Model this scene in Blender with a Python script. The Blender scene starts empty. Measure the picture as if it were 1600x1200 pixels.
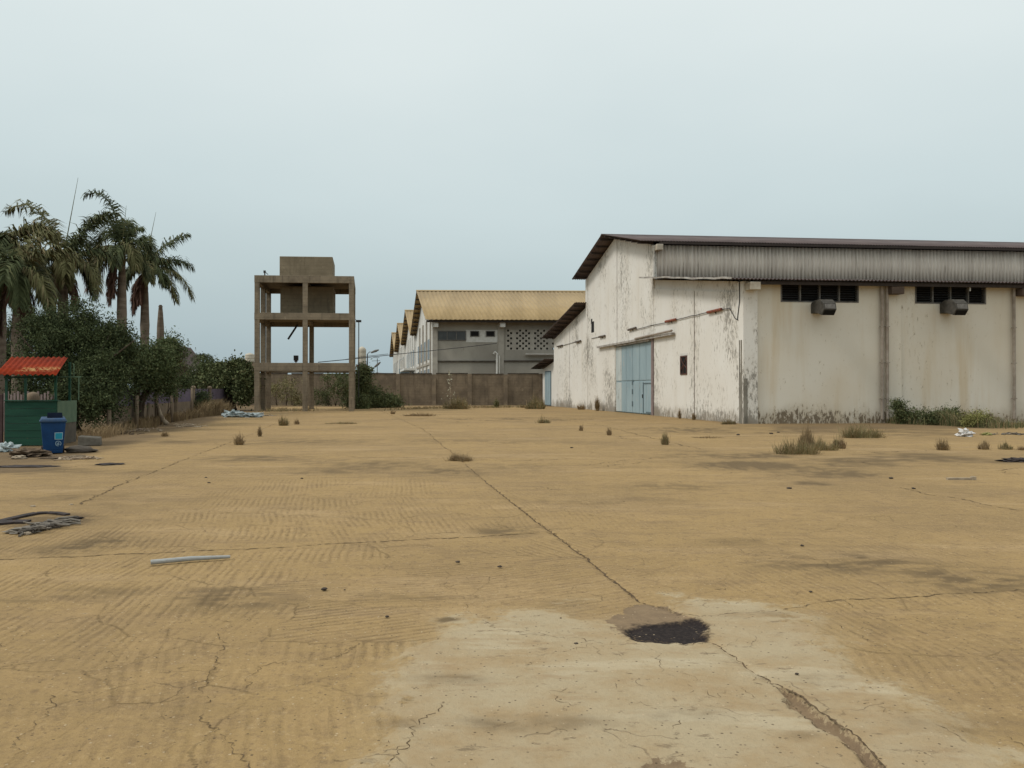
import bpy, bmesh, math, random
import numpy as np
from mathutils import Vector, Matrix, noise as mnoise

rad = math.radians
sc = bpy.context.scene
COL = sc.collection

# ------------------------------------------------------------------ camera, sky, sun, exposure
F, CX, HOR, CAMH = 1300.0, 800.0, 608.0, 1.7        # photo pixels (1600 x 1200): focal length, centre, horizon row; eye height in m
cam = bpy.data.cameras.new("camera")
cam.lens, cam.sensor_width = 36.0 * F / 1600.0, 36.0
cam.clip_start, cam.clip_end = 0.1, 8000.0
camo = bpy.data.objects.new("camera", cam)
COL.objects.link(camo)
camo.location = (0, 0, CAMH)
camo.rotation_euler = (rad(90) + math.atan((HOR - 600.0) / F), 0, 0)
sc.camera = camo

SUN_EL, SUN_AZ = 50.0, -108.0                       # azimuth from +Y (view direction), negative = to the left
world = bpy.data.worlds.new("World")
sc.world = world
world.use_nodes = True
wt = world.node_tree
for n in list(wt.nodes): wt.nodes.remove(n)
wo = wt.nodes.new("ShaderNodeOutputWorld")
bg = wt.nodes.new("ShaderNodeBackground")
sky = wt.nodes.new("ShaderNodeTexSky")
sky.sky_type = 'NISHITA'
sky.sun_disc = False
sky.sun_elevation = rad(SUN_EL)
sky.sun_rotation = rad(SUN_AZ)
sky.dust_density = 6.0
sky.air_density = 1.5
bg.inputs["Strength"].default_value = 0.10
# the overcast deck over that sky: grey-blue at the horizon, paler overhead, with very soft cloud
tc = wt.nodes.new("ShaderNodeTexCoord")
sep = wt.nodes.new("ShaderNodeSeparateXYZ")
wt.links.new(tc.outputs["Generated"], sep.inputs[0])
rmp = wt.nodes.new("ShaderNodeValToRGB")
el = rmp.color_ramp.elements
def lin(r, g, b):
    return tuple(((c / 255.0) / 12.92 if c <= 10 else (((c / 255.0) + 0.055) / 1.055) ** 2.4) for c in (r, g, b)) + (1.0,)
el[0].position, el[0].color = 0.0, lin(163, 180, 185)
el[1].position, el[1].color = 1.0, lin(250, 252, 250)
for p, c in ((0.05, (169, 186, 191)), (0.13, (182, 198, 201)), (0.25, (199, 213, 215)), (0.40, (217, 227, 227)), (0.7, (240, 244, 243))):
    e = el.new(p); e.color = lin(*c)
nz = wt.nodes.new("ShaderNodeTexNoise")
mp = wt.nodes.new("ShaderNodeMapping")
mp.inputs["Scale"].default_value = (1.2, 1.2, 3.0)
wt.links.new(tc.outputs["Generated"], mp.inputs[0])
wt.links.new(mp.outputs[0], nz.inputs["Vector"])
nz.inputs["Scale"].default_value = 1.3
nz.inputs["Detail"].default_value = 4.0
ad = wt.nodes.new("ShaderNodeMath"); ad.operation = 'MULTIPLY_ADD'
wt.links.new(nz.outputs[0], ad.inputs[0]); ad.inputs[1].default_value = 0.22; ad.inputs[2].default_value = -0.11
a2 = wt.nodes.new("ShaderNodeMath"); a2.operation = 'ADD'
wt.links.new(sep.outputs[2], a2.inputs[0]); wt.links.new(ad.outputs[0], a2.inputs[1])
wt.links.new(a2.outputs[0], rmp.inputs[0])
sc10 = wt.nodes.new("ShaderNodeVectorMath"); sc10.operation = 'SCALE'
wt.links.new(rmp.outputs[0], sc10.inputs[0]); sc10.inputs["Scale"].default_value = 10.0     # the Background works at 0.1
mxw = wt.nodes.new("ShaderNodeMix"); mxw.data_type = 'RGBA'
mxw.inputs["Factor"].default_value = 0.94
wt.links.new(sky.outputs[0], mxw.inputs["A"]); wt.links.new(sc10.outputs[0], mxw.inputs["B"])
wt.links.new(mxw.outputs["Result"], bg.inputs["Color"])
wt.links.new(bg.outputs[0], wo.inputs[0])

sl = bpy.data.lights.new("sun", 'SUN')
sl.energy = 1.5
sl.angle = rad(13)
sl.color = (1.0, 0.965, 0.90)
so = bpy.data.objects.new("sun", sl)
COL.objects.link(so)
sd = Vector((math.sin(rad(SUN_AZ)) * math.cos(rad(SUN_EL)), math.cos(rad(SUN_AZ)) * math.cos(rad(SUN_EL)), math.sin(rad(SUN_EL))))
so.rotation_euler = sd.to_track_quat('Z', 'Y').to_euler()
so.location = (-30, 0, 60)

sc.view_settings.view_transform = 'Standard'
sc.view_settings.look = 'None'
sc.view_settings.exposure = 0.12
sc.view_settings.gamma = 1.0
sc.view_settings.use_curve_mapping = False
sc.cycles.max_bounces = 6
sc.cycles.use_denoising = True

# ------------------------------------------------------------------ helpers: pixels to places
def at(x, y, Y):
    return Vector(((x - CX) / F * Y, Y, CAMH - (y - HOR) / F * Y))
def G(x, y):
    Y = F * CAMH / (y - HOR)
    return Vector(((x - CX) / F * Y, Y, 0.0))

# ------------------------------------------------------------------ helpers: meshes and objects
class MB:
    def __init__(self): self.v, self.f, self.m = [], [], []
    def add(self, vs, fs, mi=0):
        o = len(self.v)
        self.v += [tuple(p) for p in vs]
        self.f += [tuple(i + o for i in q) for q in fs]
        self.m += [mi] * len(fs)
        return self
    def hexa(self, p, mi=0):
        return self.add(p, [(0, 3, 2, 1), (4, 5, 6, 7), (0, 1, 5, 4), (1, 2, 6, 5), (2, 3, 7, 6), (3, 0, 4, 7)], mi)
    def box(self, a, b, fr=None, mi=0):
        (x0, y0, z0), (x1, y1, z1) = a, b
        p = [(x0, y0, z0), (x1, y0, z0), (x1, y1, z0), (x0, y1, z0), (x0, y0, z1), (x1, y0, z1), (x1, y1, z1), (x0, y1, z1)]
        return self.hexa([fr(*q) for q in p] if fr else p, mi)
    def prism(self, pa, pb, mi=0):
        n = len(pa)
        fs = [tuple(range(n))[::-1], tuple(range(n, 2 * n))] + [(i, (i + 1) % n, n + (i + 1) % n, n + i) for i in range(n)]
        return self.add(list(pa) + list(pb), fs, mi)
    def tube(self, pts, r, n=8, cap=True, mi=0):
        pts = [Vector(p) for p in pts]
        rs = r if isinstance(r, (list, tuple)) else [r] * len(pts)
        vs, fs = [], []
        ref = None
        for i, p in enumerate(pts):
            d = (pts[min(i + 1, len(pts) - 1)] - pts[max(i - 1, 0)]).normalized()
            if ref is None or abs(ref.dot(d)) > 0.98:
                ref = Vector((0, 0, 1)) if abs(d.z) < 0.9 else Vector((1, 0, 0))
            a = (ref - d * ref.dot(d)).normalized(); b = d.cross(a); ref = a
            for k in range(n):
                w = 2 * math.pi * k / n
                vs.append(p + (a * math.cos(w) + b * math.sin(w)) * rs[i])
        for i in range(len(pts) - 1):
            for k in range(n):
                fs.append((i * n + k, i * n + (k + 1) % n, (i + 1) * n + (k + 1) % n, (i + 1) * n + k))
        if cap: fs += [tuple(range(n))[::-1], tuple(range((len(pts) - 1) * n, len(pts) * n))]
        return self.add(vs, fs, mi)
    def lathe(self, c, prof, n=16, mi=0):
        vs, fs = [], []
        for r, z in prof:
            for k in range(n):
                w = 2 * math.pi * k / n
                vs.append((c[0] + r * math.cos(w), c[1] + r * math.sin(w), c[2] + z))
        for i in range(len(prof) - 1):
            for k in range(n):
                fs.append((i * n + k, i * n + (k + 1) % n, (i + 1) * n + (k + 1) % n, (i + 1) * n + k))
        fs += [tuple(range(n))[::-1], tuple(range((len(prof) - 1) * n, len(prof) * n))]
        return self.add(vs, fs, mi)
    def blob(self, c, r, seed=0, rough=0.25, n=14, flat=True, freq=1.6):
        vs, fs = [], []
        m = n // 2 + 2
        for i in range(m + 1):
            th = math.pi * i / m
            for k in range(n):
                w = 2 * math.pi * k / n
                d = Vector((math.sin(th) * math.cos(w), math.sin(th) * math.sin(w), math.cos(th)))
                q = 1 + rough * 2 * mnoise.noise(d * freq + Vector((seed * 7.3, seed * 3.1, seed * 1.7))) + rough * mnoise.noise(d * freq * 3.1 + Vector((seed, 0, 9)))
                p = Vector((d.x * r[0], d.y * r[1], d.z * r[2])) * q
                if flat: p.z = max(p.z, -r[2] * 0.55)
                vs.append((c[0] + p.x, c[1] + p.y, c[2] + p.z + (r[2] * 0.55 if flat else 0)))
        for i in range(m):
            for k in range(n):
                fs.append((i * n + k, (i + 1) * n + k, (i + 1) * n + (k + 1) % n, i * n + (k + 1) % n))
        return self.add(vs, fs)
    def corr(self, fr, s0, s1, t0, z0, t1, z1, pitch, amp, thick=0.02, q=6):
        """corrugated sheet: ridges run from (t0,z0) to (t1,z1), waves repeat along s"""
        n = max(2, int(abs(s1 - s0) / pitch * q))
        vs, fs = [], []
        for j, (t, z) in enumerate(((t0, z0), (t1, z1))):
            for i in range(n + 1):
                s = s0 + (s1 - s0) * i / n
                w = amp * math.sin(2 * math.pi * s / pitch)
                if abs(z1 - z0) > abs(t1 - t0):
                    vs += [fr(s, t - w, z), fr(s, t - w + thick, z)]
                else:
                    vs += [fr(s, t, z + w), fr(s, t, z + w - thick)]
        N = 2 * (n + 1)
        for i in range(n):
            a = 2 * i
            fs.append((a, a + 2, N + a + 2, N + a)); fs.append((a + 1, N + a + 1, N + a + 3, a + 3))
            fs.append((a, a + 1, a + 3, a + 2)); fs.append((N + a, N + a + 2, N + a + 3, N + a + 1))
        fs += [(0, N, N + 1, 1), (2 * n, 2 * n + 1, N + 2 * n + 1, N + 2 * n)]
        return self.add(vs, fs)
    def build(self, name, mats, parent=None, smooth=False, recalc=True, bevel=0):
        return mkobj(name, self.v, self.f, mats, parent, smooth, recalc, bevel, self.m)

def origin_of(o):
    p = Vector((0, 0, 0))
    while o is not None:
        p += o.location; o = o.parent
    return p

def mkobj(name, v, f, mats, parent=None, smooth=False, recalc=True, bevel=0, mi=None):
    me = bpy.data.meshes.new(name)
    v = np.asarray([tuple(p) for p in v] if not isinstance(v, np.ndarray) else v, dtype=np.float64)
    if parent is not None: v = v - np.array(origin_of(parent))
    me.from_pydata(v.tolist(), [], f if isinstance(f, list) else f.tolist())
    for m in (mats if isinstance(mats, (list, tuple)) else [mats]): me.materials.append(m)
    if mi is not None and any(mi): me.polygons.foreach_set("material_index", mi)
    if recalc:
        bm = bmesh.new(); bm.from_mesh(me)
        bmesh.ops.recalc_face_normals(bm, faces=bm.faces)
        bm.to_mesh(me); bm.free()
    if smooth: me.polygons.foreach_set("use_smooth", [True] * len(me.polygons))
    me.update()
    o = bpy.data.objects.new(name, me)
    COL.objects.link(o)
    if parent is not None: o.parent = parent
    if bevel:
        b = o.modifiers.new("bevel", 'BEVEL'); b.width = bevel; b.segments = 2; b.limit_method = 'ANGLE'; b.angle_limit = rad(40)
    return o

def tag(o, label=None, cat=None, group=None, kind=None):
    if label: o["label"] = label
    if cat: o["category"] = cat
    if group: o["group"] = group
    if kind: o["kind"] = kind
    return o
def thing(name, loc, label, cat, group=None):
    o = bpy.data.objects.new(name, None)
    o.empty_display_size = 0.3
    o.location = loc
    COL.objects.link(o)
    return tag(o, label, cat, group)
def solo(mb, name, mats, loc, label, cat, group=None, **k):
    """a thing that is one mesh, its origin at its base"""
    e = bpy.data.objects.new("tmp", None); e.location = loc
    o = mkobj(name, np.asarray([tuple(p) for p in mb.v]) - np.array(Vector(loc)), mb.f, mats, None, k.get("smooth", False), k.get("recalc", True), k.get("bevel", 0), mb.m)
    bpy.data.objects.remove(e)
    o.location = loc
    return tag(o, label, cat, group)

# ------------------------------------------------------------------ helpers: materials
class NT:
    def __init__(self, name):
        self.mat = bpy.data.materials.new(name)
        self.mat.use_nodes = True
        self.t = self.mat.node_tree
        self.b = self.t.nodes["Principled BSDF"]
        self.tc = self.t.nodes.new("ShaderNodeTexCoord")
        self.P = self.tc.outputs["Object"]
    def n(self, ty): return self.t.nodes.new("ShaderNode" + ty)
    def put(self, val, sock):
        if isinstance(val, bpy.types.NodeSocket): self.t.links.new(val, sock)
        elif isinstance(val, (tuple, list)) and len(val) == 3 and sock.type == 'RGBA': sock.default_value = tuple(val) + (1.0,)
        else: sock.default_value = val
    def math(self, op, a, b=0.0, c=0.0, clamp=False):
        m = self.n("Math"); m.operation = op; m.use_clamp = clamp
        self.put(a, m.inputs[0]); self.put(b, m.inputs[1]); self.put(c, m.inputs[2])
        return m.outputs[0]
    def mix(self, f, a, b, mode='MIX'):
        m = self.n("Mix"); m.data_type = 'RGBA'; m.blend_type = mode; m.clamp_factor = True
        self.put(f, m.inputs["Factor"]); self.put(a, m.inputs["A"]); self.put(b, m.inputs["B"])
        return m.outputs["Result"]
    def map(self, sx=1, sy=1, sz=1, vec=None, loc=(0, 0, 0)):
        m = self.n("Mapping"); m.inputs["Scale"].default_value = (sx, sy, sz); m.inputs["Location"].default_value = loc
        self.put(vec or self.P, m.inputs[0]); return m.outputs[0]
    def noise(self, scale=1, detail=4, rough=0.55, vec=None, dist=0.0):
        m = self.n("TexNoise"); m.inputs["Scale"].default_value = scale; m.inputs["Detail"].default_value = detail
        m.inputs["Roughness"].default_value = rough; m.inputs["Distortion"].default_value = dist
        self.put(vec or self.P, m.inputs["Vector"]); return m.outputs[0]
    def vor(self, scale=1, feature='F1', vec=None, out=0, randomness=1.0):
        m = self.n("TexVoronoi"); m.feature = feature; m.inputs["Scale"].default_value = scale
        m.inputs["Randomness"].default_value = randomness
        self.put(vec or self.P, m.inputs["Vector"]); return m.outputs[out]
    def step(self, v, lo, hi):
        m = self.n("MapRange"); m.interpolation_type = 'SMOOTHSTEP'
        self.put(v, m.inputs["Value"]); m.inputs["From Min"].default_value = lo; m.inputs["From Max"].default_value = hi
        return m.outputs[0]
    def xyz(self, vec=None):
        m = self.n("SeparateXYZ"); self.put(vec or self.P, m.inputs[0]); return m.outputs
    def island(self): return self.n("NewGeometry").outputs["Random Per Island"]
    def attr(self, name):
        m = self.n("Attribute"); m.attribute_name = name; return m
    def bump(self, h, strength=0.3, dist=0.02, prev=None):
        m = self.n("Bump"); m.inputs["Strength"].default_value = strength; m.inputs["Distance"].default_value = dist
        self.put(h, m.inputs["Height"])
        if prev is not None: self.t.links.new(prev, m.inputs["Normal"])
        return m.outputs[0]
    def out(self, col=None, rough=0.8, normal=None, spec=0.3, metal=0.0):
        if col is not None: self.put(col, self.b.inputs["Base Color"])
        self.put(rough, self.b.inputs["Roughness"])
        self.b.inputs["Specular IOR Level"].default_value = spec
        self.b.inputs["Metallic"].default_value = metal
        if normal is not None: self.t.links.new(normal, self.b.inputs["Normal"])
        return self.mat

def m_plain(name, c1, c2=None, scale=3.0, rough=0.75, bump=0.15, spec=0.3, stretch=(1, 1, 1), speck=None, metal=0.0, bdist=0.01):
    t = NT(name)
    c2 = c2 or tuple(x * 0.7 for x in c1)
    v = t.map(*stretch)
    a = t.noise(scale, 6, 0.6, v)
    col = t.mix(t.step(a, 0.32, 0.68), c1, c2)
    if speck:
        k = t.step(t.noise(scale * speck[1], 5, 0.65, v), speck[2], speck[2] + 0.08)
        col = t.mix(k, col, speck[0])
    return t.out(col, rough, t.bump(t.noise(scale * 6, 4), bump, bdist), spec, metal)

def m_leaf(name, c1, c2, c3=None, rough=0.75, trans=0.25):
    t = NT(name)
    i = t.island()
    col = t.mix(i, c1, c2)
    if c3: col = t.mix(t.step(t.math('FRACT', t.math('MULTIPLY', i, 7.31)), 0.82, 0.9), col, c3)
    col = t.mix(t.math('MULTIPLY', t.step(t.noise(0.9, 2), 0.35, 0.7), 0.5), col, tuple(x * 1.5 for x in c2))
    t.out(col, rough, None, 0.12)
    return t.mat

# painted plaster: flaking paint, runs and a soiled foot
def m_plaster(name, paint, stain, under, flake=0.56, streak=0.5, foot=1.2, warm=0.5, fine=1.0, basek=0.15):
    t = NT(name)
    z = t.xyz()[2]
    col = t.mix(t.step(t.noise(0.35, 5), 0.35, 0.7), paint, tuple(a * 0.86 + b * 0.14 for a, b in zip(paint, stain)))
    runs = t.step(t.noise(1.1, 6, 0.62, t.map(1.0, 1.0, 0.09)), 0.5, 0.78)
    col = t.mix(t.math('MULTIPLY', runs, warm), col, stain)
    col = t.mix(t.math('MULTIPLY', t.step(t.noise(0.30, 5, 0.6, t.map(1, 1, 0.8, loc=(7, 2, 3))), 0.46, 0.72), warm * 0.62), col, tuple(a * .45 + b * .55 for a, b in zip(paint, stain)))
    # flakes: fine vertical scabs gathered in patches
    patch = t.noise(0.32, 4, 0.6, t.map(1, 1, 0.55, loc=(3, 1, 7)))
    fl = t.noise(3.4 * fine, 8, 0.72, t.map(1.0, 1.0, 0.42))
    low = t.step(t.math('ADD', z, t.math('MULTIPLY', t.noise(0.8, 5), -1.6)), foot * 0.35 - 0.6, foot * -0.2 - 0.6)
    base = t.step(t.math('ADD', z, t.math('MULTIPLY', t.noise(1.3, 6, 0.7), -1.5)), 0.25, -0.45)
    k = t.math('ADD', fl, t.math('ADD', t.math('MULTIPLY', t.math('SUBTRACT', patch, 0.5), streak), t.math('ADD', t.math('MULTIPLY', low, 0.10), t.math('MULTIPLY', base, basek))))
    flk = t.step(k, flake, flake + 0.055)
    dirty = t.step(k, flake - 0.09, flake + 0.02)
    col = t.mix(t.math('MULTIPLY', dirty, 0.35), col, tuple(x * 0.62 for x in stain))
    col = t.mix(flk, col, t.mix(t.noise(9, 3), under, tuple(x * 0.55 for x in under)))
    col = t.mix(t.math('MULTIPLY', low, 0.45), col, (0.2, 0.15, 0.09))
    nb = t.bump(t.noise(26, 4), 0.10, 0.01)
    nb = t.bump(t.math('SUBTRACT', 1.0, flk), 0.35, 0.012, nb)
    return t.out(col, 0.85, nb, 0.2)

MAT = {}
MAT['gable'] = m_plaster("flaking_white_paint", (0.74, 0.715, 0.665), (0.50, 0.42, 0.30), (0.40, 0.375, 0.33), 0.60, 0.75, 1.4, 0.25, 2.1, 0.085)
MAT['front'] = m_plaster("stained_cream_paint", (0.69, 0.645, 0.555), (0.53, 0.40, 0.225), (0.215, 0.175, 0.13), 0.68, 0.30, 2.6, 0.55, 2.0, 0.125)
def m_tower(name, c1, c2, dark):
    t = NT(name)
    col = t.mix(t.step(t.noise(0.9, 6, 0.65), 0.32, 0.68), c1, c2)
    drip = t.step(t.noise(1.0, 6, 0.6, t.map(3.2, 3.2, 0.28)), 0.52, 0.70)
    col = t.mix(t.math('MULTIPLY', drip, 0.55), col, dark)
    col = t.mix(t.math('MULTIPLY', t.step(t.noise(3.0, 7, 0.75), 0.58, 0.68), 0.6), col, dark)
    col = t.mix(t.math('MULTIPLY', t.step(t.noise(2.1, 6, 0.7, t.map(1, 1, 1, loc=(5, 5, 5))), 0.60, 0.70), 0.5), col, tuple(x * 1.5 for x in c1))
    w = t.n("TexWave"); w.bands_direction = 'Z'; w.inputs["Scale"].default_value = 1.1; w.inputs["Distortion"].default_value = 0.3; t.put(t.P, w.inputs["Vector"])
    board = t.step(w.outputs[1], 0.05, 0.0)
    col = t.mix(t.math('MULTIPLY', board, 0.35), col, dark)
    return t.out(col, 0.92, t.bump(t.noise(8, 6, 0.7), 0.4, 0.02), 0.12)
MAT['concrete'] = m_tower("weathered_concrete", (0.275, 0.225, 0.16), (0.185, 0.15, 0.108), (0.085, 0.07, 0.052))
MAT['tank'] = m_tower("stained_tank_render", (0.25, 0.205, 0.14), (0.19, 0.155, 0.105), (0.115, 0.093, 0.064))
MAT['bwall'] = m_tower("boundary_wall_render", (0.235, 0.182, 0.125), (0.145, 0.113, 0.08), (0.088, 0.068, 0.05))
MAT['bpillar'] = m_plain("boundary_pillar_render", (0.245, 0.19, 0.13), (0.16, 0.125, 0.09), 1.5, 0.92, 0.25, 0.12)
MAT['coping'] = m_plain("blackened_coping", (0.10, 0.085, 0.068), (0.055, 0.047, 0.04), 2.0, 0.95, 0.3, 0.1)
MAT['rawconc'] = m_plain("bare_grey_concrete", (0.27, 0.25, 0.21), (0.13, 0.12, 0.10), 3.2, 0.95, 0.5, 0.1, (1, 1, 0.4), ((0.40, 0.38, 0.33), 2.0, 0.6))
MAT['clad'] = m_plain("dull_zinc_sheet", (0.76, 0.685, 0.595), (0.60, 0.53, 0.455), 0.9, 0.7, 0.05, 0.2, (3, 3, 0.12), ((0.34, 0.29, 0.24), 2.6, 0.60))
MAT['roofdark'] = m_plain("rust_brown_sheet", (0.125, 0.095, 0.088), (0.075, 0.056, 0.054), 0.8, 0.7, 0.1, 0.25, (1, 1, 1), ((0.13, 0.08, 0.06), 3.0, 0.62))
MAT['purlin'] = m_plain("dark_timber", (0.055, 0.042, 0.036), None, 4, 0.85)
MAT['beam'] = m_plain("cream_beam_end", (0.52, 0.475, 0.39), (0.36, 0.31, 0.24), 3.0, 0.9)
MAT['darkbeam'] = m_plain("beam_end_and_joint_shade", (0.12, 0.085, 0.065), None, 3.0, 0.9)
MAT['flash'] = m_plain("pale_flashing", (0.44, 0.41, 0.37), (0.25, 0.22, 0.19), 1.8, 0.6)
MAT['dkmetal'] = m_plain("dark_metal", (0.05, 0.048, 0.046), None, 6, 0.6)
MAT['black'] = m_plain("interior_shade_black", (0.012, 0.011, 0.011), None, 2, 0.9, 0)  # near-black colour standing in for the shade inside openings
MAT['frame'] = m_plain("grey_window_frame", (0.17, 0.16, 0.145), (0.10, 0.09, 0.08), 5, 0.7)
MAT['louvre'] = m_plain("sooty_louvre", (0.04, 0.038, 0.036), (0.02, 0.02, 0.02), 5, 0.6)
MAT['acbox'] = m_plain("grimy_air_box", (0.085, 0.078, 0.066), (0.05, 0.046, 0.04), 6, 0.7, 0.1, 0.2, (1, 1, 1), ((0.14, 0.11, 0.08), 2.0, 0.63))
MAT['pipe'] = m_plain("grey_brown_pipe", (0.36, 0.31, 0.26), (0.25, 0.205, 0.165), 3, 0.7, 0.05)
MAT['lamp'] = m_plain("pale_lamp_tube", (0.72, 0.70, 0.66), (0.6, 0.58, 0.54), 6, 0.5)
MAT['rustlamp'] = m_plain("rusted_lamp_batten", (0.30, 0.085, 0.05), (0.17, 0.07, 0.045), 5, 0.8)
MAT['greylamp'] = m_plain("grimy_lamp_batten", (0.15, 0.12, 0.10), (0.10, 0.085, 0.07), 5, 0.8)
MAT['blue'] = m_plain("faded_blue_door_paint", (0.31, 0.40, 0.43), (0.25, 0.335, 0.37), 0.8, 0.6, 0.06, 0.3, (1, 1, 0.35), ((0.38, 0.40, 0.39), 3.4, 0.60))
MAT['bluewhite'] = m_plain("bleached_blue_door_paint", (0.52, 0.55, 0.53), (0.40, 0.45, 0.45), 1.2, 0.7, 0.08, 0.25, (1, 1, 0.3), ((0.22, 0.20, 0.17), 3.5, 0.585))
MAT['bluedark'] = m_plain("dark_blue_steel", (0.12, 0.17, 0.19), (0.09, 0.12, 0.135), 2.0, 0.6)  # darker blue for hinges, wicket edges, shed door and annexe
MAT['rustwin'] = m_plain("rusty_grille", (0.13, 0.055, 0.04), (0.06, 0.035, 0.03), 6, 0.85)
MAT['pinkpaint'] = m_plain("faded_pinkish_post", (0.26, 0.20, 0.19), (0.20, 0.15, 0.14), 3, 0.8)
MAT['facwall'] = m_plain("grey_factory_render", (0.38, 0.35, 0.295), (0.29, 0.265, 0.225), 0.35, 0.9, 0.15, 0.15, (1, 1, 0.5), ((0.30, 0.27, 0.225), 3.0, 0.63))
MAT['facwhite'] = m_plain("white_factory_plaster", (0.68, 0.67, 0.63), (0.54, 0.53, 0.50), 0.5, 0.9, 0.1, 0.15, (1, 1, 0.4), ((0.27, 0.25, 0.22), 3.0, 0.60))
MAT['facpil'] = m_plain("factory_pilaster", (0.42, 0.385, 0.325), (0.32, 0.29, 0.25), 1.0, 0.9)
MAT['glass'] = m_plain("dusty_window_glass", (0.06, 0.062, 0.06), (0.035, 0.037, 0.037), 1.0, 0.25, 0.0, 0.5)
MAT['white'] = m_plain("chalky_white", (0.66, 0.64, 0.60), (0.55, 0.53, 0.48), 2.5, 0.8)
MAT['rust'] = m_plain("rusty_brown", (0.12, 0.07, 0.045), None, 4, 0.85)
MAT['trunk'] = m_plain("palm_trunk_bark", (0.215, 0.175, 0.135), (0.135, 0.105, 0.08), 1.6, 0.95, 0.4, 0.1, (0.4, 0.4, 2.2), ((0.085, 0.065, 0.05), 2.4, 0.6), 0, 0.03)
MAT['shaft'] = m_plain("palm_crownshaft", (0.155, 0.125, 0.06), (0.10, 0.085, 0.045), 1.5, 0.7, 0.2, 0.2, (3, 3, 0.3))
MAT['bark'] = m_plain("tree_bark", (0.10, 0.075, 0.055), (0.055, 0.042, 0.032), 4, 0.95, 0.5, 0.1, (1, 1, 0.3))
MAT['wood'] = m_plain("weathered_post_wood", (0.235, 0.185, 0.13), (0.14, 0.105, 0.075), 4, 0.9, 0.3, 0.1, (1, 1, 0.15))
MAT['branch'] = m_plain("bleached_branch", (0.40, 0.325, 0.235), (0.22, 0.165, 0.12), 4, 0.9, 0.3, 0.1)
MAT['palmgreen'] = m_leaf("palm_leaflet_green", (0.040, 0.054, 0.024), (0.070, 0.082, 0.036), (0.12, 0.115, 0.052))
MAT['palmolive'] = m_leaf("palm_leaflet_olive", (0.072, 0.076, 0.031), (0.118, 0.112, 0.05), (0.165, 0.13, 0.07))
MAT['palmdead'] = m_leaf("palm_leaflet_dead", (0.105, 0.058, 0.045), (0.15, 0.088, 0.062), (0.07, 0.04, 0.035))
MAT['neem'] = m_leaf("dark_leaf", (0.028, 0.040, 0.017), (0.058, 0.074, 0.031), (0.11, 0.125, 0.055))
MAT['neemlight'] = m_leaf("mid_green_leaf", (0.050, 0.070, 0.028), (0.085, 0.106, 0.045), (0.14, 0.14, 0.068))
MAT['bushgreen'] = m_leaf("bush_leaf", (0.060, 0.078, 0.034), (0.10, 0.115, 0.05), (0.16, 0.15, 0.07))
MAT['weedgreen'] = m_leaf("weed_green_blade", (0.12, 0.118, 0.052), (0.20, 0.175, 0.085), (0.30, 0.235, 0.13))
MAT['weeddry'] = m_leaf("weed_straw_blade", (0.22, 0.16, 0.085), (0.31, 0.23, 0.125), (0.14, 0.10, 0.058))
MAT['weedbrown'] = m_leaf("weed_brown_blade", (0.19, 0.135, 0.075), (0.26, 0.185, 0.105), (0.12, 0.085, 0.05))
MAT['pale'] = m_leaf("pale_seed_leaf", (0.30, 0.29, 0.21), (0.38, 0.36, 0.27))
MAT['yellowleaf'] = m_leaf("yellow_green_leaf", (0.18, 0.18, 0.06), (0.24, 0.23, 0.09))
MAT['purple'] = m_plain("faded_purple_paint", (0.135, 0.11, 0.155), (0.10, 0.082, 0.115), 1.2, 0.9)
MAT['lowwall'] = m_plain("low_wall_render", (0.225, 0.17, 0.115), (0.15, 0.115, 0.08), 0.9, 0.92, 0.3)
MAT['kgreen'] = m_plain("green_painted_board", (0.013, 0.068, 0.040), (0.008, 0.046, 0.030), 2.2, 0.65, 0.15, 0.25, (0.4, 1, 4))
MAT['kgreen2'] = m_plain("faded_green_board", (0.10, 0.155, 0.10), (0.07, 0.12, 0.075), 3, 0.8)
MAT['kgrey'] = m_plain("kiosk_grey_board", (0.105, 0.09, 0.07), (0.07, 0.062, 0.05), 3, 0.85)
MAT['binblue'] = m_plain("blue_bin_plastic", (0.010, 0.056, 0.165), (0.008, 0.044, 0.13), 4, 0.55, 0.03, 0.25)
MAT['binlid'] = m_plain("dusty_blue_lid", (0.018, 0.06, 0.14), (0.04, 0.07, 0.12), 5, 0.6, 0.05, 0.25)
MAT['binflap'] = m_plain("dark_bin_flap", (0.006, 0.010, 0.020), None, 5, 0.95, 0.02, 0.03)
MAT['cyan'] = m_plain("cyan_sticker", (0.022, 0.29, 0.42), (0.02, 0.25, 0.37), 9, 0.5, 0)
MAT['mark'] = m_plain("pale_print", (0.38, 0.52, 0.60), (0.33, 0.47, 0.55), 9, 0.5, 0)
MAT['rubber'] = m_plain("perished_rubber", (0.055, 0.042, 0.038), (0.03, 0.025, 0.024), 9, 0.8, 0.3, 0.2)
MAT['rag'] = m_plain("grey_rag", (0.23, 0.205, 0.17), (0.10, 0.088, 0.075), 7, 0.95, 0.5, 0.1)
MAT['greypipe'] = m_plain("grey_plastic_pipe", (0.36, 0.37, 0.36), (0.28, 0.28, 0.265), 6, 0.5, 0.05)
MAT['stone'] = m_plain("dark_stone", (0.075, 0.058, 0.045), None, 9, 0.95, 0.3)
MAT['palestone'] = m_plain("pale_rubble", (0.40, 0.33, 0.24), (0.26, 0.21, 0.15), 9, 0.95, 0.3)
MAT['sack'] = m_plain("dirty_sack", (0.145, 0.118, 0.09), (0.095, 0.078, 0.062), 5, 0.95, 0.4)
MAT['block'] = m_plain("grey_concrete_block", (0.165, 0.148, 0.12), (0.11, 0.098, 0.08), 5, 0.95, 0.4)
MAT['plasticbag'] = m_plain("pale_blue_plastic_bag", (0.40, 0.46, 0.46), (0.28, 0.33, 0.33), 6, 0.4, 0.4)
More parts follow.
